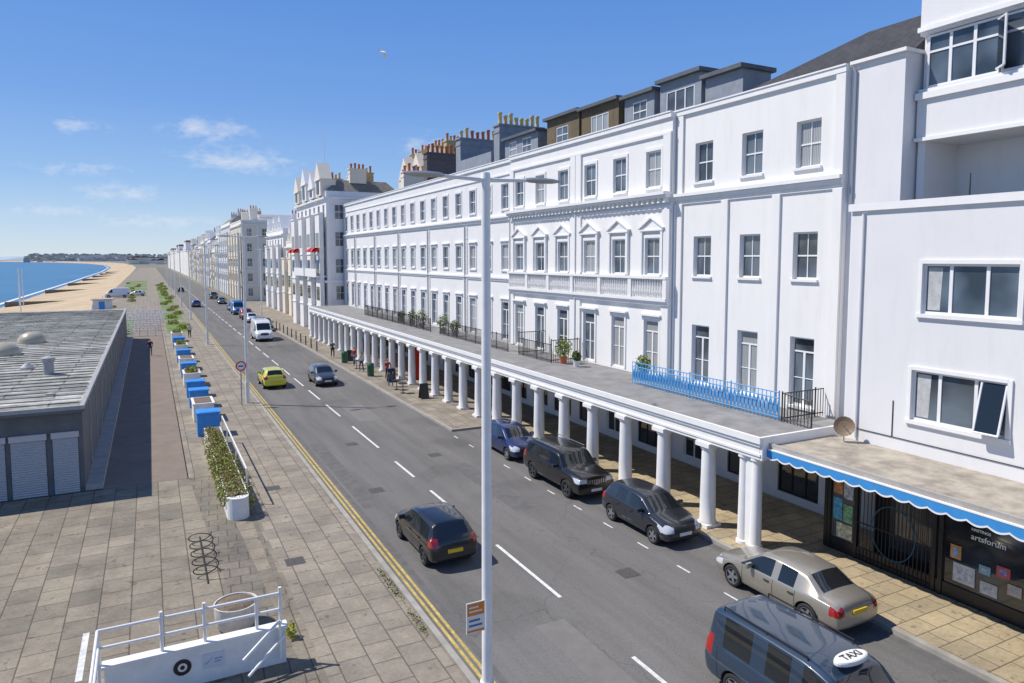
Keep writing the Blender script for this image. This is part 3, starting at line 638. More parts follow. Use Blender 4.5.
for k,(yc,hh,mm) in enumerate(((94.5,2.2,CREAM),(99,1.4,WHITE),(104,2.4,WHITE),(109.5,1.8,CREAM))):
    b=MB(); b.box(hx-.5,hx+1.5,yc-1.5,yc+1.5,18.2,18.2+hh,mm)
    b.prism_x([(yc-1.7,18.203+hh),(yc+1.7,18.203+hh),(yc,20.4+hh)],hx-.6,hx+1.0,mm); b.box(hx-.6,hx-.5,yc-.6,yc-.1,18.5,17.9+hh,CGL); b.box(hx-.6,hx-.5,yc+.1,yc+.6,18.5,17.9+hh,CGL); b.box(hx-.65,hx-.5,yc-1.6,yc+1.6,18.05+hh,18.2+hh,TRIM); b.out('gable',e)
for yy in(YE+.9,101):
    b=MB(); b.box(hx-1.4,hx-.01,yy-.3,yy+7,7.6,7.8,TRIM); b.box(hx-1.4,hx-1.3,yy-.3,yy+7,7.8,8.7,TRIM); b.out('balcony',e)
def awning(x,y0,y1,z,m=RED):
    b=MB(); n=8
    prof=[(x-.9*math.cos(t),z+.6*math.sin(t)) for t in [math.pi/2*i/n for i in range(n+1)]]
    N=n+1; vs=[(p[0],y0,p[1]) for p in prof]+[(p[0],y1,p[1]) for p in prof]
    b.add(vs,[(i,N+i,N+i+1,i+1) for i in range(n)]+[tuple(range(N))],m); b.add([(x,y0,z),(x,y0,z+.6)]+[(p[0],y0,p[1]) for p in prof],[tuple([0]+list(range(2,2+N)))],m)
    b.out('awning',e)
for yy in(YE+.6,YE+2.9,106,109): awning(hx-.95,yy,yy+1.6,10.9)
b=MB(); b.cyl((24,108,20),(24,108,29.5),.07,.04,POLE,6); thing(b,'flagpole',(24,108,20),'white flagpole rising from the hotel roof','flagpole')
for yy,xx in((93.5,24),(97,26),(102,26),(106.5,24),(111,25)): chimney(yy,xx,xx+2.2,21.8,BUFF if yy in(97,106.5) else CREAM,[POTY,POTR],'buff and cream hotel stack with clay pots',20)
block(22.5,118,134,13,14,CREAM,'low cream house across the side street',3,5,bay_fronts=True,gables=2,stacks=2)
block(22.5,137,158,15.5,16,WHITE,'white side street house with gables',4,6,bay_fronts=True,gables=3,stacks=2)
block(19.7,178,203,19.0,28,CREAM,'cream corner building with pilasters and end windows',5,8,bay_fronts=True,stacks=3)
block(25,188,194,21,6,CREAM,'cream attic pavilion with flat cap',1,2)
block(19.9,206,232,20,14,WHITE,'large white seafront apartment house',6,9,roof='pale',bay_fronts=True,stacks=3)
block(42,210,224,27,9,mat('tan_brick',(.36,.25,.14),.9,var=.2),'tan brick tower behind the cream building',7,3)
yy=235; k=0
names=['white seafront terrace house in the distance','cream seafront terrace house in the distance','white rendered seafront house in the distance']
while yy<900:
    w=random.uniform(12,22); h=random.uniform(13,20)
    mm=[WHITE,CREAM,WHITE2][k%3]; rf=random.choice(['flat','pale','tile'])
    if yy<400: block(19.6+random.uniform(-.5,.8),yy,yy+w-.3,h,12,mm,names[k%3],5,4,1.8,rf,bay_fronts=True,gables=random.choice([0,2,3]),stacks=2)
    else:
        e=empty('seafront_building',(20,yy,0),names[k%3],'building','distant seafront buildings'); b=MB(); b.box(20,32,yy,yy+w-.4,0,h,mm); b.out('wall',e); b=MB(); b.box(20.3,31.7,yy+.2,yy+w-.6,h+.002,h+1.2,[SLATEL,TRIM,TILEO][k%3]); b.out('roof',e)
    yy+=w;k+=1
rx=random.Random(4)
for i in range(40):
    yy=rx.uniform(650,2600); xx=rx.uniform(-30,50)-max(0,yy-1200)*.03+ (14 if yy<1000 else 0); 
    if yy<1300: xx=abs(xx)+33
    e=empty('distant_building',(xx,yy,0),'pale distant town building along the shore','building','distant town buildings')
    w=rx.uniform(12,30); h=rx.uniform(6,13); b=MB(); b.box(xx,xx+w,yy,yy+14,0,h,rx.choice([WHITE,CREAM,WALLR])); b.out('wall',e); b=MB(); b.prism_y([(xx,h+.01),(xx+w,h+.01),(xx+w/2,h+4)],yy,yy+14,rx.choice([SLATEL,TILEO])); b.out('roof',e)

# ---------------------------------------------------------------- left pavilion
PE=99
e=empty('promenade_pavilion',(-9,34.4,0),'low grey pavilion with felt roof and roller shutters','building')
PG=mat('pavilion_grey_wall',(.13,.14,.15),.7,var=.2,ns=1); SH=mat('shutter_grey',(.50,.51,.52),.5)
EG=mat('eave_grey',(.36,.36,.36),.6,var=.15)
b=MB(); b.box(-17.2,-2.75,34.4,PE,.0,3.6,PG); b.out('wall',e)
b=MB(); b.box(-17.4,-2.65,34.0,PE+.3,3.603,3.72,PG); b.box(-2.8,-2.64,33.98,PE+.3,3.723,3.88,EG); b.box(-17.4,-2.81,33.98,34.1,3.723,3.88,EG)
b.out('eave',e)
m=bpy.data.materials.new('felt_panels'); m.use_nodes=True; nt=m.node_tree; p=nt.nodes['Principled BSDF']; p.inputs['Roughness'].default_value=.9
geo=nt.nodes.new('ShaderNodeNewGeometry'); br=nt.nodes.new('ShaderNodeTexBrick'); nt.links.new(geo.outputs['Position'],br.inputs['Vector'])
for k_,v_ in (('Color1',(.56,.55,.51,1)),('Color2',(.38,.38,.36,1)),('Mortar',(.17,.17,.17,1)),('Scale',1),('Brick Width',4.0),('Row Height',1.05),('Mortar Size',.04)): br.inputs[k_].default_value=v_
mp=nt.nodes.new('ShaderNodeMapping'); mp.inputs['Scale'].default_value=(.35,2.6,1); nt.links.new(geo.outputs['Position'],mp.inputs[0])
o_=mixrgb(nt,1.0,br.outputs[0],ramp(nt,noise(nt,mp.outputs[0],.9,8,.8),.38,.62,(.42,.42,.39),(1.3,1.3,1.26)),'MULTIPLY')
o_=mixrgb(nt,1.0,o_,ramp(nt,noise(nt,geo.outputs['Position'],.9,6,.8),.4,.6,(.62,.62,.59),(1.1,1.1,1.1)),'MULTIPLY'); nt.links.new(o_,p.inputs['Base Color'])
b=MB(); b.box(-17.3,-2.82,34.12,PE+.2,3.723,3.8,m)
for q in range(1,61): b.box(-17.2,-2.9,34.12+q*1.05,34.18+q*1.05,3.803,3.85,m)
b.out('roof',e)
for a,c in((-3.85,-2.95),(-5.3,-4.1),(-7,-5.5)):
    b=MB(); z=.1
    while z<2.5: b.prism_x([(34.36,z),(34.30,z+.05),(34.36,z+.1)],a,c,SH); z+=.1
    b.box(a-.05,c+.05,34.28,34.39,2.5,2.75,SH); b.out('roller_shutter',e)
for yy in range(38,98,4): obox(e,'wall_fin',-2.75+.003,-2.70,yy,yy+.12,.36,3.6,EG)
obox(e,'wall_ledge',-2.745,-2.1,34.3,PE,.13,.35,CONC)
for (x,y,r) in((-8.6,55,1.0),(-9.2,48,.9),(-7.9,62,.9)):
    b=MB(); b.lathe((x,y,3.8),[(r,0),(r,.25),(r*.92,.4),(r*.7,.65),(r*.35,.8),(.02,.85)],mat('dome_acrylic',(.46,.41,.30),.3,var=.1),18); b.out('dome_skylight',e,True)
for (x,y,pr,mm) in((-5.0,44.6,[(.25,0),(.25,.7),(.33,.75),(.33,.9),(.1,1.0)],EG),(-6.3,47.2,[(.35,0),(.35,.12),(.1,.35)],EG),(-4.2,37.6,[(.2,0),(.2,.1),(.05,.14)],CONC)):
    b=MB(); b.lathe((x,y,3.8),pr,mm,12); b.out('roof_vent',e,True)

# ---------------------------------------------------------------- planters on promenade
WP=mat('white_planter_paint',(.78,.78,.75),.7,var=.10,ns=2)
e=empty('planter_wall',(2.7,33,.12),'long white planter wall with rounded end','planter')
b=MB(); b.box(2.3,3.1,28.1,40.4,.12,.95,WP); b.lathe((2.7,28.1,.12),[(.4,0),(.4,.83)],WP,20); b.out('wall',e)
b=MB(); b.box(2.36,3.04,28.2,40.3,.94,.97,SOIL); b.out('soil',e)
foliage('shrub_hedge',[((2.6+random.uniform(-.1,.1),28.5+i*.85,.98+random.uniform(-.08,.08)),(.46+random.uniform(-.08,.1),.62,.24)) for i in range(14)]+[((2.25,28.7+i*1.5,.75),(.22,.5,.3)) for i in range(6)]+[((3.15,28.2+i*1.3,.7),(.2,.35,.3)) for i in range(6)],9500,.085,[LEAF,LEAFY,LEAFY,LEAFY,LEAFR,LEAF],'yellow green shrubs spilling over the white planter','shrub')
b=MB()
pts=[(3.2,29.5,1.55),(3.2,33.5,1.55),(3.2,37.5,1.55),(3.2,40.2,1.55)]
for i in range(3): b.cyl(pts[i],pts[i+1],.035,.035,POLE,8); 
for q in pts: b.cyl((q[0],q[1],.12),q,.03,.03,POLE,8)
thing(b,'handrail',(3.2,35,.12),'white tubular handrail beside the planter','handrail')
def bluebox(x,y,w,d,h,m,label):
    e=empty('planter_box',(x,y,.12),label,'planter','planters lining the promenade')
    b=MB(); b.box(x-w/2,x+w/2,y-d/2,y+d/2,.12,.12+h,m); b.box(x-w/2-.05,x+w/2+.05,y-d/2-.05,y+d/2+.05,.122+h,.2+h,m); b.out('box',e)
    obox(e,'soil',x-w/2+.1,x+w/2-.1,y-d/2+.1,y+d/2-.1,.202+h,.215+h,m if m is BLUE else SOIL)
seq=[(42.6,1.25,BLUE),(47,1.05,WP),(51,1.1,BLUE),(55,1.05,BLUE),(60,1.0,WP),(64.5,1.1,BLUE),(69,1,WP),(74,1.1,BLUE),(80,1,WP),(86,1.1,BLUE),(93,1,WP)]
for yy,h,mm in seq: bluebox(2.65,yy,1.15,1.15 if mm is BLUE else 2.2,h,mm,'blue painted cube planter on the promenade' if mm is BLUE else 'white painted box planter on the promenade')
for i in range(len(seq)-1):
    b=MB(); b.box(2.5,2.8,seq[i][0]+1.17,seq[i+1][0]-1.17,.122,.7,WP)
    thing(b,'low_wall',(2.65,seq[i][0]+1.2,.12),'low white wall linking the planters','wall','low walls between planters')
for yy,h,mm in [seq[4],seq[8],seq[10]]: foliage('planter_shrub',[((2.65,yy,h+.35),(.5,.9,.25))],450,.13,[LEAF,LEAFY,LEAFY],'low yellow green shrub growing in a planter','shrub','planter shrubs')
rnd=random.Random(2)
GR=mat('lawn_grass',(.13,.20,.045),.9,var=.3,ns=1)
b=MB()
b.quad((-9,108,.126),(-2.4,108,.126),(-2.4,130,.126),(-9,130,.126),GR)
for k in range(9): y0=104+k*22; b.quad((1.9,y0,.126),(4.7,y0,.126),(4.7,y0+17,.126),(1.9,y0+17,.126),GR)
for k in range(5): y0=215+k*30; b.quad((-8,y0,.126),(-1,y0,.126),(-1,y0+22,.126),(-8,y0+22,.126),GR)
tag(b.out('lawn'),kind='structure')
for i in range(34):
    yy=104+i*6.5+rnd.uniform(-2,2); xx=rnd.uniform(2.2,4.4) if i%3 else rnd.uniform(-8,-3); s=rnd.uniform(.45,.85)
    foliage('shrub',[((xx,yy,.1+s*.4),(s*1.2,s*2.2,s*.5)),((xx+s*.5,yy+1.6,.1+s*.4),(s*.9,s*1.6,s*.5))],360,.22,[LEAF,LEAFY,LEAFY],'low rounded green shrub beside the promenade','shrub','promenade shrubs')
for i in range(6):
    yy=101+i*7; b=MB(); x0=-5+i*.4
    for z in(.5,.8,1.1): b.cyl((x0,yy,z+.12),(x0+5.4,yy,z+.12),.05,.05,POLE,6)
    for k in range(7): b.cyl((x0+k*.9,yy,.12),(x0+k*.9,yy,1.25),.06,.06,POLE,6)
    thing(b,'railing',(x0+1.7,yy,.12),'white promenade railing near the pavilion','railing','white promenade railings')
b=MB(); b.box(-9.5,-6.5,150,154,.12,2.4,WP); b.box(-9.8,-6.2,149.6,154.4,2.403,2.55,CONC); b.box(-8.5,-7.6,149.9,149.99,.3,2.1,BLUE)
thing(b,'beach_kiosk',(-8,152,.12),'low white flat roofed kiosk with blue door','kiosk')
for k,(xx,yy) in enumerate([(-33,240),(-31,232),(-28,205)]):
    b=MB(); b.cyl((xx,yy,-3),(xx,yy,7.5),.14,.08,POLE,6); thing(b,'mast',(xx,yy,-3),'slender white mast standing on the beach','mast','beach masts')
for k in range(9):
    yy=107+k*17; b=MB(); b.lathe((-10.1,yy,.12),[(.1,0),(.1,.9),(.14,1),(.02,1.1)],WP,8); b.cyl((-10.1,yy,.9),(-10.1,yy+17,.9),.04,.04,WP,6)
    thing(b,'railing',(-10.1,yy,.12),'white seawall railing post and rail','railing','seawall railings')
for k in range(8):
    b=MB(); yy=160+k*90; b.box(-38,-20,yy,yy+.35,-5,-2.6,mat('groyne_timber',(.2,.16,.11),.9,var=.3)); thing(b,'groyne',(-28,yy,-4),'dark timber groyne running down the beach','groyne','beach groynes')

# ---------------------------------------------------------------- street lamps
def lamp(y,x=5.7,H=11.5):
    e=empty('street_lamp',(x,y,.12),'tall white street lamp with two arms','street lamp','white seafront lamps')
    b=MB(); b.cyl((x,y,.12),(x,y,1.6),.14,.14,POLE,16); b.cyl((x,y,1.6),(x,y,H),.105,.085,POLE,16); b.cyl((x,y,H),(x,y,H+.12),.1,.08,POLE,12); b.out('post',e,True)
    for s in(-1,1):
        b=MB(); b.cyl((x,y,H-.02),(x+s*1.0,y,H+.02),.04,.03,POLE,8); b.out('arm',e,True)
        b=MB(); vs=[];
        prof=[(0,.05,.03),(.1,.12,.05),(.35,.14,.06),(.6,.12,.05),(.78,.04,.02)]
        for px,w,h in prof:
            for i in range(8): t=2*math.pi*i/8; vs.append((x+s*(.85+px),y+w*math.cos(t),H+.03+h*math.sin(t)))
        b.add(vs,[(j*8+i,j*8+(i+1)%8,(j+1)*8+(i+1)%8,(j+1)*8+i) for j in range(4) for i in range(8)]+[tuple(range(8)),tuple(range(32,40))],GREYM); b.out('lamp_head',e,True)
    return e
L0=lamp(12.1)
for i,yy in enumerate([50.6,87.7,124,161,198,235,272,309]): dup(L0,(5.7,yy,.12))
for yy in(118,150,200,250): dup(L0,(15.8,yy,.12))
e=empty('pole_notice',(5.45,12.0,2.7),'orange and white notice clipped to lamp post','sign')
b=MB(); b.box(5.2,5.59,11.96,11.98,2.75,3.36,PLW); b.out('board',e)
OR=mat('orange_print',(.75,.22,.02),.5); PB=mat('print_blue',(.1,.15,.3),.5)
b=MB(); b.box(5.22,5.57,11.955,11.959,3.1,3.34,OR); b.box(5.22,5.57,11.955,11.959,2.77,2.81,OR); b.box(5.25,5.53,11.953,11.958,2.88,2.92,PB); b.box(5.25,5.48,11.953,11.958,2.98,3.02,PB); b.box(5.25,5.53,11.950,11.954,3.17,3.2,PLW); b.box(5.25,5.45,11.950,11.954,3.25,3.28,PLW); b.out('printing',e)
e=empty('traffic_sign',(5.2,50,.12),'round red bordered road sign by lamp post','road sign')
b=MB(); b.cyl((5.25,50,.12),(5.25,50,3.1),.04,.04,GREYM,8); b.out('post',e)
b=MB(); b.cyl((5.25,49.93,2.8),(5.25,49.9,2.8),.34,.34,RED,24); b.cyl((5.25,49.899,2.8),(5.25,49.89,2.8),.25,.25,TRIM,24); b.box(5.09,5.41,49.88,49.888,2.76,2.84,BLACK); b.out('sign_face',e)

# ---------------------------------------------------------------- foreground stair rail structure
e=empty('stair_enclosure',(1,17.2,.12),'white walled stairwell with tubular railings','stair enclosure')
b=MB(); b.box(-1.2,2.65,17.2,17.4,.12,1.0,WP); b.box(-1.25,2.7,17.15,17.45,1.003,1.07,WP); b.out('wall',e)
b=MB()
def rail(pts):
    for i in range(len(pts)-1): b.cyl(pts[i],pts[i+1],.035,.035,POLE,10)
for z in(1.85,1.45): rail([(-1.3,17.3,z),(2.55,17.3,z)])
for x in(-1.3,-.05,.85,2.0,2.55): b.cyl((x,17.3,1.07 if x>-1.25 else .12),(x,17.3,2.0 if x in(-.05,.85,2.55) else 1.85),.04,.04,POLE,10); 
for z in(1.85,1.45): rail([(-1.3,17.3,z),(-1.3,15.2,z-.04)])
b.cyl((-1.3,15.2,.12),(-1.3,15.2,1.83),.04,.04,POLE,10)
rail([(2.5,17.1,1.25),(1.6,16.6,.75)]); rail([(2.6,17.1,.85),(1.7,16.5,.4)]); rail([(2.5,17.1,1.25),(2.5,17.1,.3)])
b.out('handrail',e,True)
b=MB(); b.cyl((.35,17.195,.62),(.35,17.185,.62),.19,.19,BLACK,28); b.cyl((.35,17.184,.62),(.35,17.18,.62),.10,.10,PLW,20); b.cyl((.35,17.179,.62),(.35,17.175,.62),.05,.05,BLACK,16); b.out('round_emblem',e)
b=MB(); b.box(.78,1.25,17.18,17.195,.46,.80,mat('plaque_pale',(.60,.65,.70),.5))
SW=mat('swoosh_blue',(.22,.38,.55),.5)
for i in range(8):
    t0=i/8; t1=(i+1)/8; f_=lambda t:.56+.14*t*t
    b.add([(.82+.16*t0,17.177,f_(t0)),(.82+.16*t1,17.177,f_(t1)),(.82+.16*t1,17.177,f_(t1)+.03),(.82+.16*t0,17.177,f_(t0)+.03)],[(0,1,2,3)],SW)
b.box(1.03,1.2,17.174,17.179,.64,.67,SW); b.box(1.03,1.17,17.174,17.179,.57,.60,SW); b.out('notice_plate',e)
e=empty('round_planter',(1.75,19.6,.12),'round white concrete planter of dry soil','planter')
WPD=mat('weathered_white_concrete',(.62,.60,.56),.8,var=.2,ns=4)
b=MB(); n=28; prof=[(.44,0),(.52,.12),(.55,.55),(.565,.66),(.53,.66),(.515,.6)]; vs=[];
for r,z in prof:
    for i in range(n): t=2*math.pi*i/n; vs.append((1.75+r*math.cos(t),19.6+r*math.sin(t),.12+z))
b.add(vs,[(j*n+i,j*n+(i+1)%n,(j+1)*n+(i+1)%n,(j+1)*n+i) for j in range(5) for i in range(n)],WPD); b.out('pot',e,True)
b=MB(); b.lathe((1.75,19.6,.66),[(.52,.08),(.4,.14),(.2,.19),(.02,.2)],SOIL,20); b.out('soil',e)
b=MB(); DK=mat('rack_metal',(.07,.065,.06),.5,.5,var=.2); prev=None
for i in range(16*5+1):
    t=i/16*math.pi*2; p_=Vector((1.25+.38*math.cos(t),22.8+i*.045,.34+.2*math.sin(t)))
    if prev: b.cyl(prev,p_,.018,.018,DK,6)
    prev=p_
b.cyl((1.25,22.6,.14),(1.25,26.6,.14),.025,.025,DK,6)
thing(b,'bicycle_rack',(1.25,24,.12),'rusty coiled metal bicycle rack on paving','bicycle rack')
foliage('weed_patch',[((6.15,20.0,.14),(.12,1.3,.04)),((6.15,17.5,.14),(.12,.9,.04))],420,.06,[LEAF,LEAFY,SOIL],'dry grassy weeds growing along the kerb','weeds')
foliage('weed_patch',[((2.95,18.3,.3),(.12,.2,.2))],120,.1,[LEAFY],'yellow weed tuft beside white wall','weeds')

# ---------------------------------------------------------------- cars
SPECS={
'hatch':dict(L=4.0,st=[(0,.34,.50,.60,.64,.48,''),(.07,.22,.62,.74,.78,.62,''),(.35,.19,.76,.88,.84,.70,''),(.95,.19,.91,1.01,.86,.72,'w'),(1.62,.19,.94,1.40,.86,.62,'g'),(1.9,.19,.95,1.46,.86,.62,'g'),(2.22,.19,.96,1.48,.86,.62,'p'),(2.30,.19,.96,1.48,.86,.62,'g'),(3.05,.19,.99,1.46,.86,.60,'b'),(3.55,.19,1.0,1.41,.84,.58,'r'),(3.84,.22,.98,1.06,.82,.68,''),(3.95,.28,.80,.9,.79,.64,''),(4.0,.36,.55,.62,.68,.54,'')],wr=.31,fw=.78,rw=3.27,hl=(.56,.80),tl=(.78,1.04)),
'saloon':dict(L=4.6,st=[(0,.34,.52,.60,.64,.48,''),(.08,.22,.60,.70,.78,.62,''),(.4,.19,.71,.81,.86,.72,''),(1.2,.19,.86,.94,.89,.74,'w'),(1.85,.19,.89,1.37,.89,.62,'g'),(2.1,.19,.89,1.42,.89,.62,'g'),(2.42,.19,.90,1.44,.89,.62,'p'),(2.50,.19,.90,1.44,.89,.62,'g'),(3.25,.19,.91,1.41,.89,.61,'b'),(3.45,.19,.92,1.36,.88,.60,'r'),(3.95,.19,.93,1.04,.87,.70,''),(4.46,.24,.90,.98,.83,.68,''),(4.56,.3,.76,.84,.80,.64,''),(4.6,.36,.55,.62,.70,.54,'')],wr=.33,fw=.90,rw=3.62,hl=(.52,.70),tl=(.66,.90)),
'suv':dict(L=4.8,st=[(0,.42,.70,.90,.80,.68,''),(.04,.30,.82,1.02,.88,.76,''),(.35,.27,.99,1.11,.92,.80,''),(1.25,.27,1.08,1.17,.93,.80,'w'),(1.75,.27,1.09,1.62,.93,.74,'g'),(1.95,.27,1.09,1.71,.93,.74,'g'),(2.42,.27,1.1,1.74,.93,.74,'p'),(2.50,.27,1.1,1.74,.93,.74,'g'),(3.35,.27,1.1,1.74,.93,.74,'p'),(3.43,.27,1.1,1.74,.93,.73,'g'),(4.2,.27,1.12,1.72,.92,.72,'b'),(4.5,.27,1.13,1.67,.91,.70,'r'),(4.70,.3,1.1,1.2,.90,.78,''),(4.77,.36,.9,1.0,.88,.76,''),(4.8,.45,.65,.74,.80,.68,'')],wr=.38,fw=.95,rw=3.87,hl=(.80,.98),tl=(.9,1.2)),
'mpv':dict(L=4.9,st=[(0,.38,.58,.68,.66,.5,''),(.07,.27,.70,.84,.84,.66,''),(.4,.22,.92,1.04,.92,.76,''),(.85,.22,1.08,1.18,.95,.8,'w'),(1.55,.22,1.12,1.78,.95,.76,'g'),(1.8,.22,1.12,1.86,.95,.76,'g'),(2.2,.22,1.13,1.92,.95,.76,'p'),(2.32,.22,1.13,1.92,.95,.76,'g'),(3.2,.22,1.13,1.93,.95,.76,'p'),(3.3,.22,1.13,1.93,.95,.76,'g'),(4.45,.22,1.13,1.91,.95,.76,'b'),(4.68,.22,1.12,1.86,.94,.75,'r'),(4.82,.26,1.08,1.2,.92,.80,''),(4.88,.34,.9,1.0,.88,.72,''),(4.9,.4,.6,.7,.78,.6,'')],wr=.34,fw=.9,rw=3.9,hl=(.72,.98),tl=(.85,1.3)),
'van':dict(L=5.6,st=[(0,.4,.62,.74,.7,.52,''),(.07,.27,.80,.95,.88,.7,''),(.4,.25,1.05,1.18,.98,.84,''),(.8,.25,1.22,1.34,1.02,.88,'w'),(1.5,.25,1.3,2.15,1.02,.84,'g'),(1.9,.25,1.3,2.42,1.02,.84,'b'),(2.3,.25,1.3,2.5,1.02,.86,'b'),(4.0,.25,1.3,2.52,1.02,.86,'b'),(5.45,.25,1.3,2.5,1.02,.86,'b'),(5.56,.3,1.28,2.44,1.0,.85,''),(5.6,.4,1.25,2.3,.96,.82,'')],wr=.36,fw=1.0,rw=4.5,hl=(.85,1.15),tl=(.85,1.3)),
}
import bmesh
CARM={}
def car_mesh(kind,lvl):
    key=(kind,lvl)
    if key in CARM: return CARM[key]
    S=SPECS[kind]; L=S['L']; vs=[];fs=[];mi=[]; rings=[]
    for (x,zl,zb,zr,hw,rw,t) in S['st']:
        zm=zl+(zb-zl)*.55
        P=[(0,zl),(hw*.78,zl),(hw*.96,zl+.09),(hw+.025,zm),(hw+.0,zb-.07),(hw-.035,zb),(rw+.035,zr-.075),(rw-.09,zr-.005),(rw*.45,zr+.02),(0,zr+.03)]
        full=[(a,z) for a,z in P]+[(-a,z) for a,z in P[-2:0:-1]]
        rings.append(len(vs)); 
        for a,z in full: vs.append((a,L/2-x,z))
    N=18
    crease={}; bx=.12 if kind in('suv','mpv','van') else 0
    for i in range(len(rings)-1):
        t=S['st'][i][6]
        for j in range(N):
            k=(j+1)%N; a,b_=rings[i],rings[i+1]
            fs.append((a+j,a+k,b_+k,b_+j)); 
            jj=j if j<9 else 17-j
            g=0
            if t in('g',) and jj==5: g=1
            if t=='w' and (jj>=7 or jj==5): g=1
            if t=='r' and jj>=7: g=1
            mi.append(g)
            for w,c_ in((5,.8+bx),(6,.65+bx),(7,.5+bx),(2,.4)):
                if j in(w,18-w): crease[tuple(sorted((a+j,b_+j)))]=c_
            if 5<=jj<=8 and (t=='w' or t=='r'):
                crease[tuple(sorted((a+j,a+k)))]=.6+bx; crease[tuple(sorted((b_+j,b_+k)))]=.4+bx
            if kind in('suv','mpv','van') and i==1: crease[tuple(sorted((a+j,a+k)))]=.5
    fs.append(tuple(range(N))[::-1]); mi.append(0); fs.append(tuple(range(rings[-1],rings[-1]+N))); mi.append(0)
    me=bpy.data.meshes.new('carbase'); me.from_pydata(vs,[],fs)
    for q in (CGL,CGL,PLAS): me.materials.append(q)
    me.polygons.foreach_set('material_index',mi)
    at=me.attributes.new('crease_edge','FLOAT','EDGE')
    for ed in me.edges: at.data[ed.index].value=crease.get(tuple(sorted(ed.vertices)),0)
    bm_=bmesh.new(); bm_.from_mesh(me); bmesh.ops.recalc_face_normals(bm_,faces=bm_.faces); bm_.to_mesh(me); bm_.free()
    o=bpy.data.objects.new('tmpcar',me); col.objects.link(o)
    s=o.modifiers.new('s','SUBSURF'); s.levels=lvl; s.render_levels=lvl
    cb=MB(); wr=S['wr']
    for xx in(S['fw'],S['rw']):
        for sd in(-1,1): cb.cyl((sd*.58,L/2-xx,wr),(sd*1.3,L/2-xx,wr),wr+.06,wr+.06,PLAS,28)
    cme=cb.mesh('cut'); cme.materials.clear(); 
    for q in (CGL,CGL,PLAS): cme.materials.append(q)
    for pl in cme.polygons: pl.material_index=2
    co=bpy.data.objects.new('cut',cme); col.objects.link(co)
    bo=o.modifiers.new('b','BOOLEAN'); bo.object=co; bo.operation='DIFFERENCE'; bo.solver='EXACT'
    dg=bpy.context.evaluated_depsgraph_get(); em=bpy.data.meshes.new_from_object(o.evaluated_get(dg))
    bpy.data.objects.remove(o); bpy.data.objects.remove(co)
    V=[v.co.copy() for v in em.vertices]; NR=[v.normal.copy() for v in em.vertices]
    classes={}
    pill=[L/2-q[0]-.04 for q in S['st'] if q[6]=='p']; cowl=[L/2-q[0] for q in S['st'] if q[6]=='w'][0]; bend=[L/2-q[0] for q in S['st'] if q[6]=='b'][0]
    pf=pill[0] if pill else 0
    for pl in em.polygons:
        c=pl.center; nn=pl.normal; k='body'; sd='L' if c.x<0 else 'R'
        if pl.material_index==2: k='wheel_arch'
        elif pl.material_index==1:
            if abs(nn.x)>.6: k='side_window'+sd+('f' if c.y>pf else 'b')
            elif c.y>0: k='windscreen'
            else: k='rear_window'
        else:
            if c.y>L/2-.5 and abs(c.x)>.48 and S['hl'][0]<c.z<S['hl'][1] and nn.y>.12 and nn.z<.8: k='headlight'+sd
            elif c.y<-L/2+.32 and abs(c.x)>.56 and S['tl'][0]<c.z<S['tl'][1] and nn.z<.7: k='tail_light'+sd
            elif c.y>L/2-.2 and abs(c.x)<.45 and S['hl'][0]-.06<c.z<S['hl'][1]-.06 and nn.y>.3: k='grille'
            elif c.y>L/2-.2 and abs(c.x)<.6 and .28<c.z<.42 and nn.y>.4: k='lower_grille'
            elif c.z<S['st'][3][1]+.1: k='sill_trim'
            elif abs(nn.x)>.5 and bend<c.y<cowl-.1 and S['st'][3][1]+.12<c.z<S['st'][4][2]-.02:
                k='door'+sd+('f' if c.y>pf else 'b')
        classes.setdefault(k,[]).append(list(pl.vertices))
    out=[]
    for k,F in classes.items():
        used=sorted({i for f in F for i in f}); mp={i:j for j,i in enumerate(used)}
        m2=bpy.data.meshes.new(k); m2.from_pydata([V[i] for i in used],[],[[mp[i] for i in f] for f in F]); m2.update()
        if k!='wheel_arch':
            m2.shade_smooth(); m2.normals_split_custom_set_from_vertices([NR[i] for i in used])
        out.append((k,m2))
    def flank(y,z):
        best=None
        for v in V:
            if v.x>0.5:
                d=abs(v.y-y)+abs(v.z-z)
                if best is None or d<best[0]: best=(d,v.x)
        return best[1]
    z0=S['st'][3][1]+.14; z1=S['st'][4][2]-.03
    if lvl>=3 and kind!='van':
        for yy in [cowl-.12,pf,bend+.02]:
            for sd in(-1,1):
                g=MB(); pts=[(flank(yy,z0+(z1-z0)*i/6)+.004,z0+(z1-z0)*i/6) for i in range(7)]
                for i in range(6): g.add([(sd*pts[i][0],yy-.008,pts[i][1]),(sd*pts[i][0],yy+.008,pts[i][1]),(sd*pts[i+1][0],yy+.008,pts[i+1][1]),(sd*pts[i+1][0],yy-.008,pts[i+1][1])],[(0,1,2,3)],PLAS)
                out.append(('door_gap',g.mesh('door_gap')))
    CARM[key]=out; return out
WHEELC={}
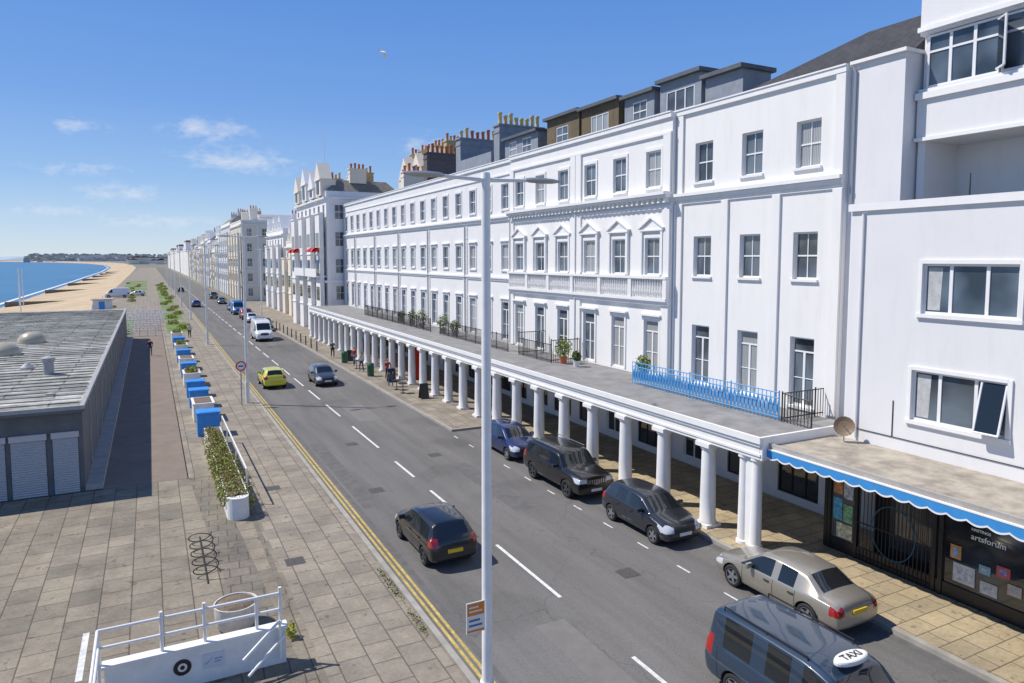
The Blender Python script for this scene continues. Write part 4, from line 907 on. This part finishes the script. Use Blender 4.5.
def wheel_meshes(r,rim):
    key=(r,rim.name)
    if key in WHEELC: return WHEELC[key]
    n=32; b=MB()
    def ring(prof,m,b):
        vs=[];k=len(prof)
        for x,rr in prof:
            for i in range(n): t=2*math.pi*i/n; vs.append((x,rr*math.cos(t),rr*math.sin(t)))
        b.add(vs,[(j*n+i,j*n+(i+1)%n,(j+1)*n+(i+1)%n,(j+1)*n+i) for j in range(k-1) for i in range(n)],m)
    ring([(.10,r*.68),(.115,r*.72),(.11,r*.92),(.085,r),(-.085,r),(-.11,r*.9),(-.1,r*.5)],RUB,b)
    tm=b.mesh('wheel'); tm.shade_smooth()
    b=MB(); ring([(.10,r*.70),(.095,r*.62),(.06,r*.60),(.05,.0)],PLAS,b)
    ring([(.104,r*.71),(.108,r*.66),(.08,r*.62)],rim,b)
    for i in range(5):
        t=2*math.pi*i/5; c=Vector((0,math.cos(t),math.sin(t))); p=Vector((0,-math.sin(t),math.cos(t)))
        vs=[]
        for q,w in((.04,.05),(r*.66,.03)):
            for s in(-1,1): vs+= [c*q+p*w*s+Vector((.095,0,0)),c*q+p*w*s+Vector((.06,0,0))]
        b.add(vs,[(0,2,6,4),(1,5,7,3),(0,4,5,1),(2,3,7,6)],rim)
    b.cyl((.06,0,0),(.105,0,0),.05,.045,rim,12)
    rm=b.mesh('rim'); WHEELC[key]=(tm,rm); return tm,rm
def car(kind,paint,x,y,rot,label,lvl=3,rim=None,z=.012,name='parked_car',grp='cars on the seafront road'):
    S=SPECS[kind]; L=S['L']; rim=rim or ALLOY
    e=empty(name,(x,y,z),label,'taxi' if 'taxi' in name else ('van' if 'van' in name else 'car'),grp); 
    mm={'body':paint,'wheel_arch':PLAS,'windscreen':CGL,'rear_window':CGL,'grille':ALLOY if kind=='suv' else PLAS,'lower_grille':PLAS,'sill_trim':PLAS if kind!='saloon' else paint,'door_gap':PLAS}
    def sub(nm,me,par=e,loc=(0,0,0)):
        o=bpy.data.objects.new(nm,me); col.objects.link(o); o.parent=par; o.location=loc
        return o
    for k,me in car_mesh(kind,lvl):
        nm=k
        if k.startswith('side_window'): nm='side_window'; m_=CGL
        elif k.startswith('headlight'): nm='headlight'; m_=HL
        elif k.startswith('tail_light'): nm='tail_light'; m_=TL
        elif k=='door_gap': m_=PLAS
        elif k.startswith('door'): nm='door'; m_=paint
        else: m_=mm[k]
        m2=me.copy(); m2.materials.clear(); m2.materials.append(m_); sub(nm,m2)
    tm,rm=wheel_meshes(S['wr'],rim); hw=S['st'][4][4]
    for xx in(S['fw'],S['rw']):
        for sd in(-1,1):
            o=sub('wheel',tm,loc=(sd*(hw-.12),L/2-xx,S['wr'])); sub('rim',rm,o)
            if sd<0: o.rotation_euler=(0,0,math.pi)
    rz=.62 if kind=='hatch' else (.72 if kind=='saloon' else .85)
    b=MB(); b.box(-.26,.26,-L/2-.02,-L/2+.03,rz-.06,rz+.06,PLY); sub('number_plate',b.mesh('number_plate'))
    b=MB(); b.box(-.26,.26,L/2-.04,L/2+.02,.43,.54,PLW); sub('number_plate',b.mesh('number_plate'))
    if kind=='suv':
        b=MB()
        for q in range(8): b.box(-.40+q*.11,-.37+q*.11,L/2-.03,L/2+.012,.74,.92,PLAS)
        sub('grille_slots',b.mesh('grille_slots'))
    ym=L/2-S['st'][3][0]-.45; zm=S['st'][4][2]+.06
    for sd in(-1,1):
        b=MB(); b.box(sd*(hw-.04),sd*(hw+.19),ym-.05,ym+.06,zm-.05,zm+.11,paint); me=b.mesh('wing_mirror'); o=sub('wing_mirror',me); bv=o.modifiers.new('b','BEVEL'); bv.width=.03; bv.segments=2
        for dy in(-.35,-1.2) if kind!='van' else (-.6,):
            b=MB(); yy=ym+dy-.25; b.box(sd*(hw+.005),sd*(hw+.04),yy-.09,yy+.09,zm-.2,zm-.165,paint if kind!='saloon' else PLAS); sub('door_handle',b.mesh('door_handle'))
    e.rotation_euler=(0,0,rot)
    return e
def paintm(n,c,metal=.3,rough=.3): return mat('car_paint_'+n,c,rough,metal,coat=1)
P180=math.pi
car('hatch',paintm('black',(.012,.013,.015)),8.45,22.3,0,'black hatchback driving away on the near lane',rim=ALLOYD,name='moving_car')
sal=car('saloon',paintm('silver_gold',(.42,.385,.32),.6,.35),16.35,13.9,0,'silver beige saloon parked with its rear showing')
car('hatch',paintm('dark_navy',(.025,.030,.042)),16.2,20.2,P180,'dark grey hatchback parked facing along the kerb')
suv=car('suv',paintm('jet',(.010,.010,.012)),16.1,25.9,P180,'black sport utility car parked beside white columns',rim=ALLOYD)
car('hatch',paintm('navy_blue',(.010,.028,.12)),16.3,31.7,P180,'navy blue hatchback parked behind the black one')
tx=car('mpv',paintm('taxi_blue',(.018,.040,.075),.1,.35),12.25,9.6,P180,'dark blue minibus taxi with white roof sign',name='taxi')
car('hatch',paintm('yellow',(.68,.62,.02),.0),8.3,57.5,0,'bright yellow hatchback driving away',2,name='moving_car')
car('hatch',paintm('grey',(.06,.07,.09)),12.1,56.6,P180,'dark grey hatchback driving in the opposite lane',2,name='moving_car')
car('van',paintm('white',(.75,.75,.75),0),12.1,91,P180,'white delivery van with windscreen facing the promenade road',2,name='delivery_van')
colors=[(.02,.02,.025),(.3,.3,.32),(.7,.7,.7),(.35,.03,.03),(.05,.08,.2),(.1,.1,.1)]
names_=['black','silver','white','red','blue','charcoal']
for k,yy in enumerate([103,109,117,124,146,168,190]):
    i=k%6; car('suv' if k%3==0 else 'hatch',paintm('f%d'%i,colors[i],.3),14.1,yy,P180,names_[i]+' car parked along the distant kerb',1)
car('van',paintm('van_blue',(.03,.15,.4),.1),14.0,136,P180,'blue van parked along the distant kerb',1,name='parked_van')
car('van',paintm('white',(.75,.75,.75),0),-7.5,205,R(85),'white van parked on the promenade',1,z=.125,name='parked_van')
for k,(xx,yy) in enumerate([(-3,212),(8.4,160),(8.3,235)]):
    i=(k*2+2)%6; car('hatch',paintm('f%d'%i,colors[i],.3),xx,yy,(R(80) if k<1 else 0),names_[i]+(' car parked on the promenade' if k<1 else ' car driving along the far road'),1,z=.125 if k<1 else .012,name='parked_car' if k<1 else 'moving_car')
def child(b,nm,par):
    o=bpy.data.objects.new(nm,b.mesh(nm)); col.objects.link(o); o.parent=par; return o
b=MB(); vs=[];n=28
for j,(s,z) in enumerate([(1,1.955),(1.0,2.0),(.96,2.03),(.85,2.045)]):
    for i in range(n): t=2*math.pi*i/n; vs.append((.46*s*math.cos(t),.75+.19*s*math.sin(t),z))
b.add(vs,[(j*n+i,j*n+(i+1)%n,(j+1)*n+(i+1)%n,(j+1)*n+i) for j in range(3) for i in range(n)]+[tuple(range(3*n,4*n))],PLW); o=child(b,'roof_sign',tx)
t=text('TAXI',.24,(0,0,0),(0,0,R(180)),BLACK,'sign_lettering'); t.parent=tx; t.location=(0,.83,2.052)
for sd_ in(-1,1):
    b=MB(); b.cyl((sd_*.70,.3,1.955),(sd_*.70,-2.0,1.965),.02,.02,BLACK,6); 
    for q in(.3,-.75,-2.0): b.cyl((sd_*.70,q,1.88),(sd_*.70,q,1.96),.018,.018,BLACK,6)
    child(b,'roof_rail',tx)
    b=MB(); b.cyl((sd_*.68,.4,1.79),(sd_*.68,-1.9,1.79),.018,.018,ALLOY,6); child(b,'roof_rail',suv)

# ---------------------------------------------------------------- people
def person(x,y,z,rot,top,legs,hair,label,stride=.22):
    e=empty('person',(x,y,z),label,'person','pedestrians')
    def skin(nm,verts,edges,rad,m,par):
        me=bpy.data.meshes.new(nm); me.from_pydata(verts,edges,[]); o=bpy.data.objects.new(nm,me); col.objects.link(o)
        o.modifiers.new('s','SKIN'); sd=me.skin_vertices[0].data
        for i,r_ in enumerate(rad): sd[i].radius=(r_,r_*.85)
        sd[0].use_root=True
        u=o.modifiers.new('u','SUBSURF'); u.levels=1; u.render_levels=1
        dg=bpy.context.evaluated_depsgraph_get(); m2=bpy.data.meshes.new_from_object(o.evaluated_get(dg)); bpy.data.objects.remove(o)
        m2.materials.clear(); m2.materials.append(m); m2.shade_smooth(); o=bpy.data.objects.new(nm,m2); col.objects.link(o); o.parent=par; return o
    s=stride
    V=[(0,0,.95),(0,0,1.15),(0,0,1.4),(0,0,1.52),(0,.02,1.64),(0,.02,1.74),(-.1,0,.9),(-.1,s*.6,.5),(-.1,s*.5,.08),(-.1,s*.5+.16,.04),(.1,0,.9),(.1,-s*.2,.5),(.1,-s,.1),(.1,-s+.15,.04),(-.19,0,1.42),(-.24,-.06,1.15),(-.22,.08,.92),(-.22,.12,.82),(.19,0,1.42),(.24,.04,1.15),(.22,.14,.94),(.22,.17,.84)]
    E=[(0,1),(1,2),(2,3),(3,4),(4,5),(0,6),(6,7),(7,8),(8,9),(0,10),(10,11),(11,12),(12,13),(2,14),(14,15),(15,16),(16,17),(2,18),(18,19),(19,20),(20,21)]
    Rr=[.13,.12,.14,.05,.085,.07,.085,.055,.04,.035,.085,.055,.04,.035,.055,.042,.03,.035,.055,.042,.03,.035]
    skin('body',V,E,Rr,mat('skin',(.45,.27,.19),.6),e)
    skin('shirt',[V[i] for i in(1,2,14,15,18,19,0)],[(0,1),(1,2),(2,3),(1,4),(4,5),(0,6)],[.14,.155,.075,.06,.075,.06,.15],mat('cloth_'+top[0],top[1],.9),e)
    skin('trousers',[V[i] for i in(0,6,7,8,10,11,12)],[(0,1),(1,2),(2,3),(0,4),(4,5),(5,6)],[.145,.1,.075,.06,.1,.075,.06],mat('cloth_'+legs[0],legs[1],.9),e)
    skin('hair',[(0,0,1.70),(0,-.01,1.77)],[(0,1)],[.095,.075],mat('hair_'+hair[0],hair[1],.8),e)
    e.rotation_euler[2]=rot
navy=('navy',(.03,.04,.09));redc=('red',(.4,.04,.04));wh=('white',(.6,.6,.58));gr=('green',(.06,.15,.08));blk=('black',(.02,.02,.02));den=('denim',(.08,.12,.2))
bh=('brown',(.08,.045,.02));gh=('grey',(.35,.35,.35))
person(16.3,52,.13,0,navy,den,bh,'walking person in navy top and jeans'); person(17.0,55,.13,P180,redc,blk,gh,'walking person in red top, dark trousers')
person(16.2,60,.13,.3,wh,den,bh,'standing person in white top on pavement'); person(-.2,80,.125,0,blk,den,gh,'person in black top walking the promenade')
person(16.0,70,.13,P180,gr,blk,bh,'person in green top walking along pavement'); person(4.2,96,.12,0,wh,blk,bh,'person in white top on promenade')
person(16.6,64,.13,2,redc,den,gh,'person in red top beside cafe tables')
def table(x,y):
    e=empty('cafe_table',(x,y,.13),'small round cafe table on the pavement','table','cafe tables')
    b=MB(); b.lathe((x,y,.13),[(.35,.71),(.35,.75)],BLACK,12); b.out('table_top',e); b=MB(); b.lathe((x,y,.13),[(.2,0),(.2,.03),(.03,.05),(.03,.70)],BLACK,12); b.out('leg',e)
for yy in(49,50.5,62): table(16.3,yy)
for k,yy in enumerate([46.5,54,67]):
    b=MB(); b.prism_x([(yy-.3,.13),(yy-.26,.13),(yy+.0,1.15),(yy+.26,.13),(yy+.3,.13),(yy+.03,1.2),(yy-.03,1.2)],16.7,17.3,BLACK); thing(b,'pavement_board',(17,yy,.13),'folding black menu board on the pavement','sign','pavement boards')
for k,(x,y) in enumerate([(16.3,57.5),(16.2,66)]):
    b=MB(); b.lathe((x,y,.13),[(.28,0),(.3,.9),(.32,.95),(.25,1.1),(.05,1.15)],mat('bin_green',(.03,.12,.06),.5),16); thing(b,'litter_bin',(x,y,.13),'dark green litter bin on the pavement','bin','litter bins',smooth=True)
b=MB(); b.box(19,19.9,54,54.9,.13,2.5,RED); b.box(18.95,19.95,53.95,54.95,2.503,2.65,RED); b.box(18.985,18.998,54.12,54.78,.7,2.2,CGL); thing(b,'telephone_kiosk',(19.4,54.4,.13),'red kiosk standing beneath the colonnade','kiosk')
for k in range(10):
    b=MB(); yy=76+k*3; b.cyl((15.7,yy,.13),(15.7,yy,1.1),.07,.06,BLACK,10); b.cyl((15.7,yy,1.1),(15.7,yy,1.2),.075,.03,BLACK,10); thing(b,'bollard',(15.7,yy,.13),'black metal bollard along the kerb','bollard','kerb bollards')
b=MB(); GW=mat('gull_white',(.8,.8,.8),.7)
b.lathe((0,0,0),[(.01,-.22),(.06,-.12),(.075,0),(.055,.12),(.05,.17),(.02,.24)],GW,10)
for s in(-1,1): b.add([(0,0,.08),(s*.3,.1,.1),(s*.55,.02,.0),(s*.3,.07,-.02),(0,0,-.06)],[(0,1,3,4),(1,2,3)],GW)
gull=thing(b,'seagull',(0,0,0),'white seagull gliding with wings spread in the sky','bird',smooth=False); gull.location=(8.98,28.98,18.55); gull.rotation_euler=(R(-70),R(15),R(40)); gull.scale=(.8,.8,.8)

# ---------------------------------------------------------------- world, sun, camera
SUN_EL=52
sd=Vector((-1,.7,0)).normalized()
az=math.atan2(sd.x,sd.y)
w=bpy.data.worlds.new('World'); bpy.context.scene.world=w; w.use_nodes=True; nt=w.node_tree; bg=nt.nodes['Background']
sky=nt.nodes.new('ShaderNodeTexSky'); sky.sky_type='NISHITA'; sky.sun_disc=False; sky.sun_elevation=R(SUN_EL); sky.sun_rotation=az; sky.air_density=1.0; sky.dust_density=.3; sky.ozone_density=1.5
tc=nt.nodes.new('ShaderNodeTexCoord'); sx=nt.nodes.new('ShaderNodeSeparateXYZ'); nt.links.new(tc.outputs['Generated'],sx.inputs[0])
def M(op,a,b_=None):
    n=nt.nodes.new('ShaderNodeMath'); n.operation=op
    for i,v in enumerate((a,b_)):
        if v is None: continue
        if isinstance(v,(int,float)): n.inputs[i].default_value=v
        else: nt.links.new(v,n.inputs[i])
    return n.outputs[0]
azn=M('MULTIPLY',M('ARCTAN2',sx.outputs[0],sx.outputs[1]),180/math.pi); eln=M('MULTIPLY',M('ARCSINE',sx.outputs[2]),180/math.pi)
cv=nt.nodes.new('ShaderNodeCombineXYZ'); nt.links.new(azn,cv.inputs[0]); nt.links.new(M('MULTIPLY',eln,2.0),cv.inputs[1])
nz=noise(nt,cv.outputs[0],.75,9,.62)
tot=None
for a,e_,sa,se,k in[(4.2,9.5,3.0,.85,1.1),(6.4,7.3,4.2,.85,1.15),(-4,9.1,1.8,.7,.8),(-1.6,4.7,3.0,.7,.9),(20.7,9.0,2.8,.9,.8),(-5.4,6.1,2.4,.5,.6),(1,2.7,4.6,.6,.8),(-6,3.3,3.4,.5,.7),(12,5.5,3.4,.6,.55),(-3,6.3,2.2,.4,.5),(-40,12,12,2,.8),(120,16,20,3,.9),(-120,14,20,3,.9)]:
    d=M('ADD',M('POWER',M('DIVIDE',M('SUBTRACT',azn,a),sa),2),M('POWER',M('DIVIDE',M('SUBTRACT',eln,e_),se),2))
    g=M('MULTIPLY',M('EXPONENT',M('MULTIPLY',d,-1)),k); tot=g if tot is None else M('ADD',tot,g)
cm_=M('MULTIPLY',M('SUBTRACT',M('ADD',M('MULTIPLY',tot,.45),M('MULTIPLY',nz,1.3)),.80),1.7); cm_=M('MULTIPLY',M('MINIMUM',M('MAXIMUM',cm_,0),1),M('MINIMUM',tot,.62))
gr=nt.nodes.new('ShaderNodeValToRGB'); els=gr.color_ramp.elements
els[0].position=0; els[0].color=(.66,.78,.88,1); els[1].position=1; els[1].color=(.04,.13,.42,1)
for p_,c_ in((.04,(.50,.68,.90,1)),(.10,(.30,.52,.88,1)),(.20,(.17,.37,.82,1)),(.32,(.115,.30,.76,1)),(.5,(.06,.19,.56,1))):
    q_=els.new(p_); q_.color=c_
nt.links.new(M('MAXIMUM',sx.outputs[2],0),gr.inputs[0])
grad=mixrgb(nt,1.0,gr.outputs[0],(10,10,10),'MULTIPLY')
base_=mixrgb(nt,.85,sky.outputs[0],grad)
colo=mixrgb(nt,cm_,base_,(8.6,8.7,8.9))
nt.links.new(colo,bg.inputs['Color']); bg.inputs['Strength'].default_value=.1
sl=bpy.data.lights.new('sun','SUN'); sl.energy=4.9; sl.angle=R(.5); sl.color=(1,.94,.86); so=bpy.data.objects.new('sun',sl); col.objects.link(so)
dirv=-(Vector((sd.x*math.cos(R(SUN_EL)),sd.y*math.cos(R(SUN_EL)),math.sin(R(SUN_EL))))); so.rotation_euler=dirv.to_track_quat('-Z','Y').to_euler()
cam=bpy.data.cameras.new('camera'); cam.lens=700/1024*36; cam.sensor_width=36; cam.clip_end=40000; cam.shift_y=-.0269
co=bpy.data.objects.new('camera',cam); col.objects.link(co); co.location=(0,0,10); co.rotation_euler=(R(90-4.5),0,R(-27.35)); bpy.context.scene.camera=co
vs=bpy.context.scene.view_settings; vs.view_transform='Standard'; vs.look='None'; vs.exposure=0
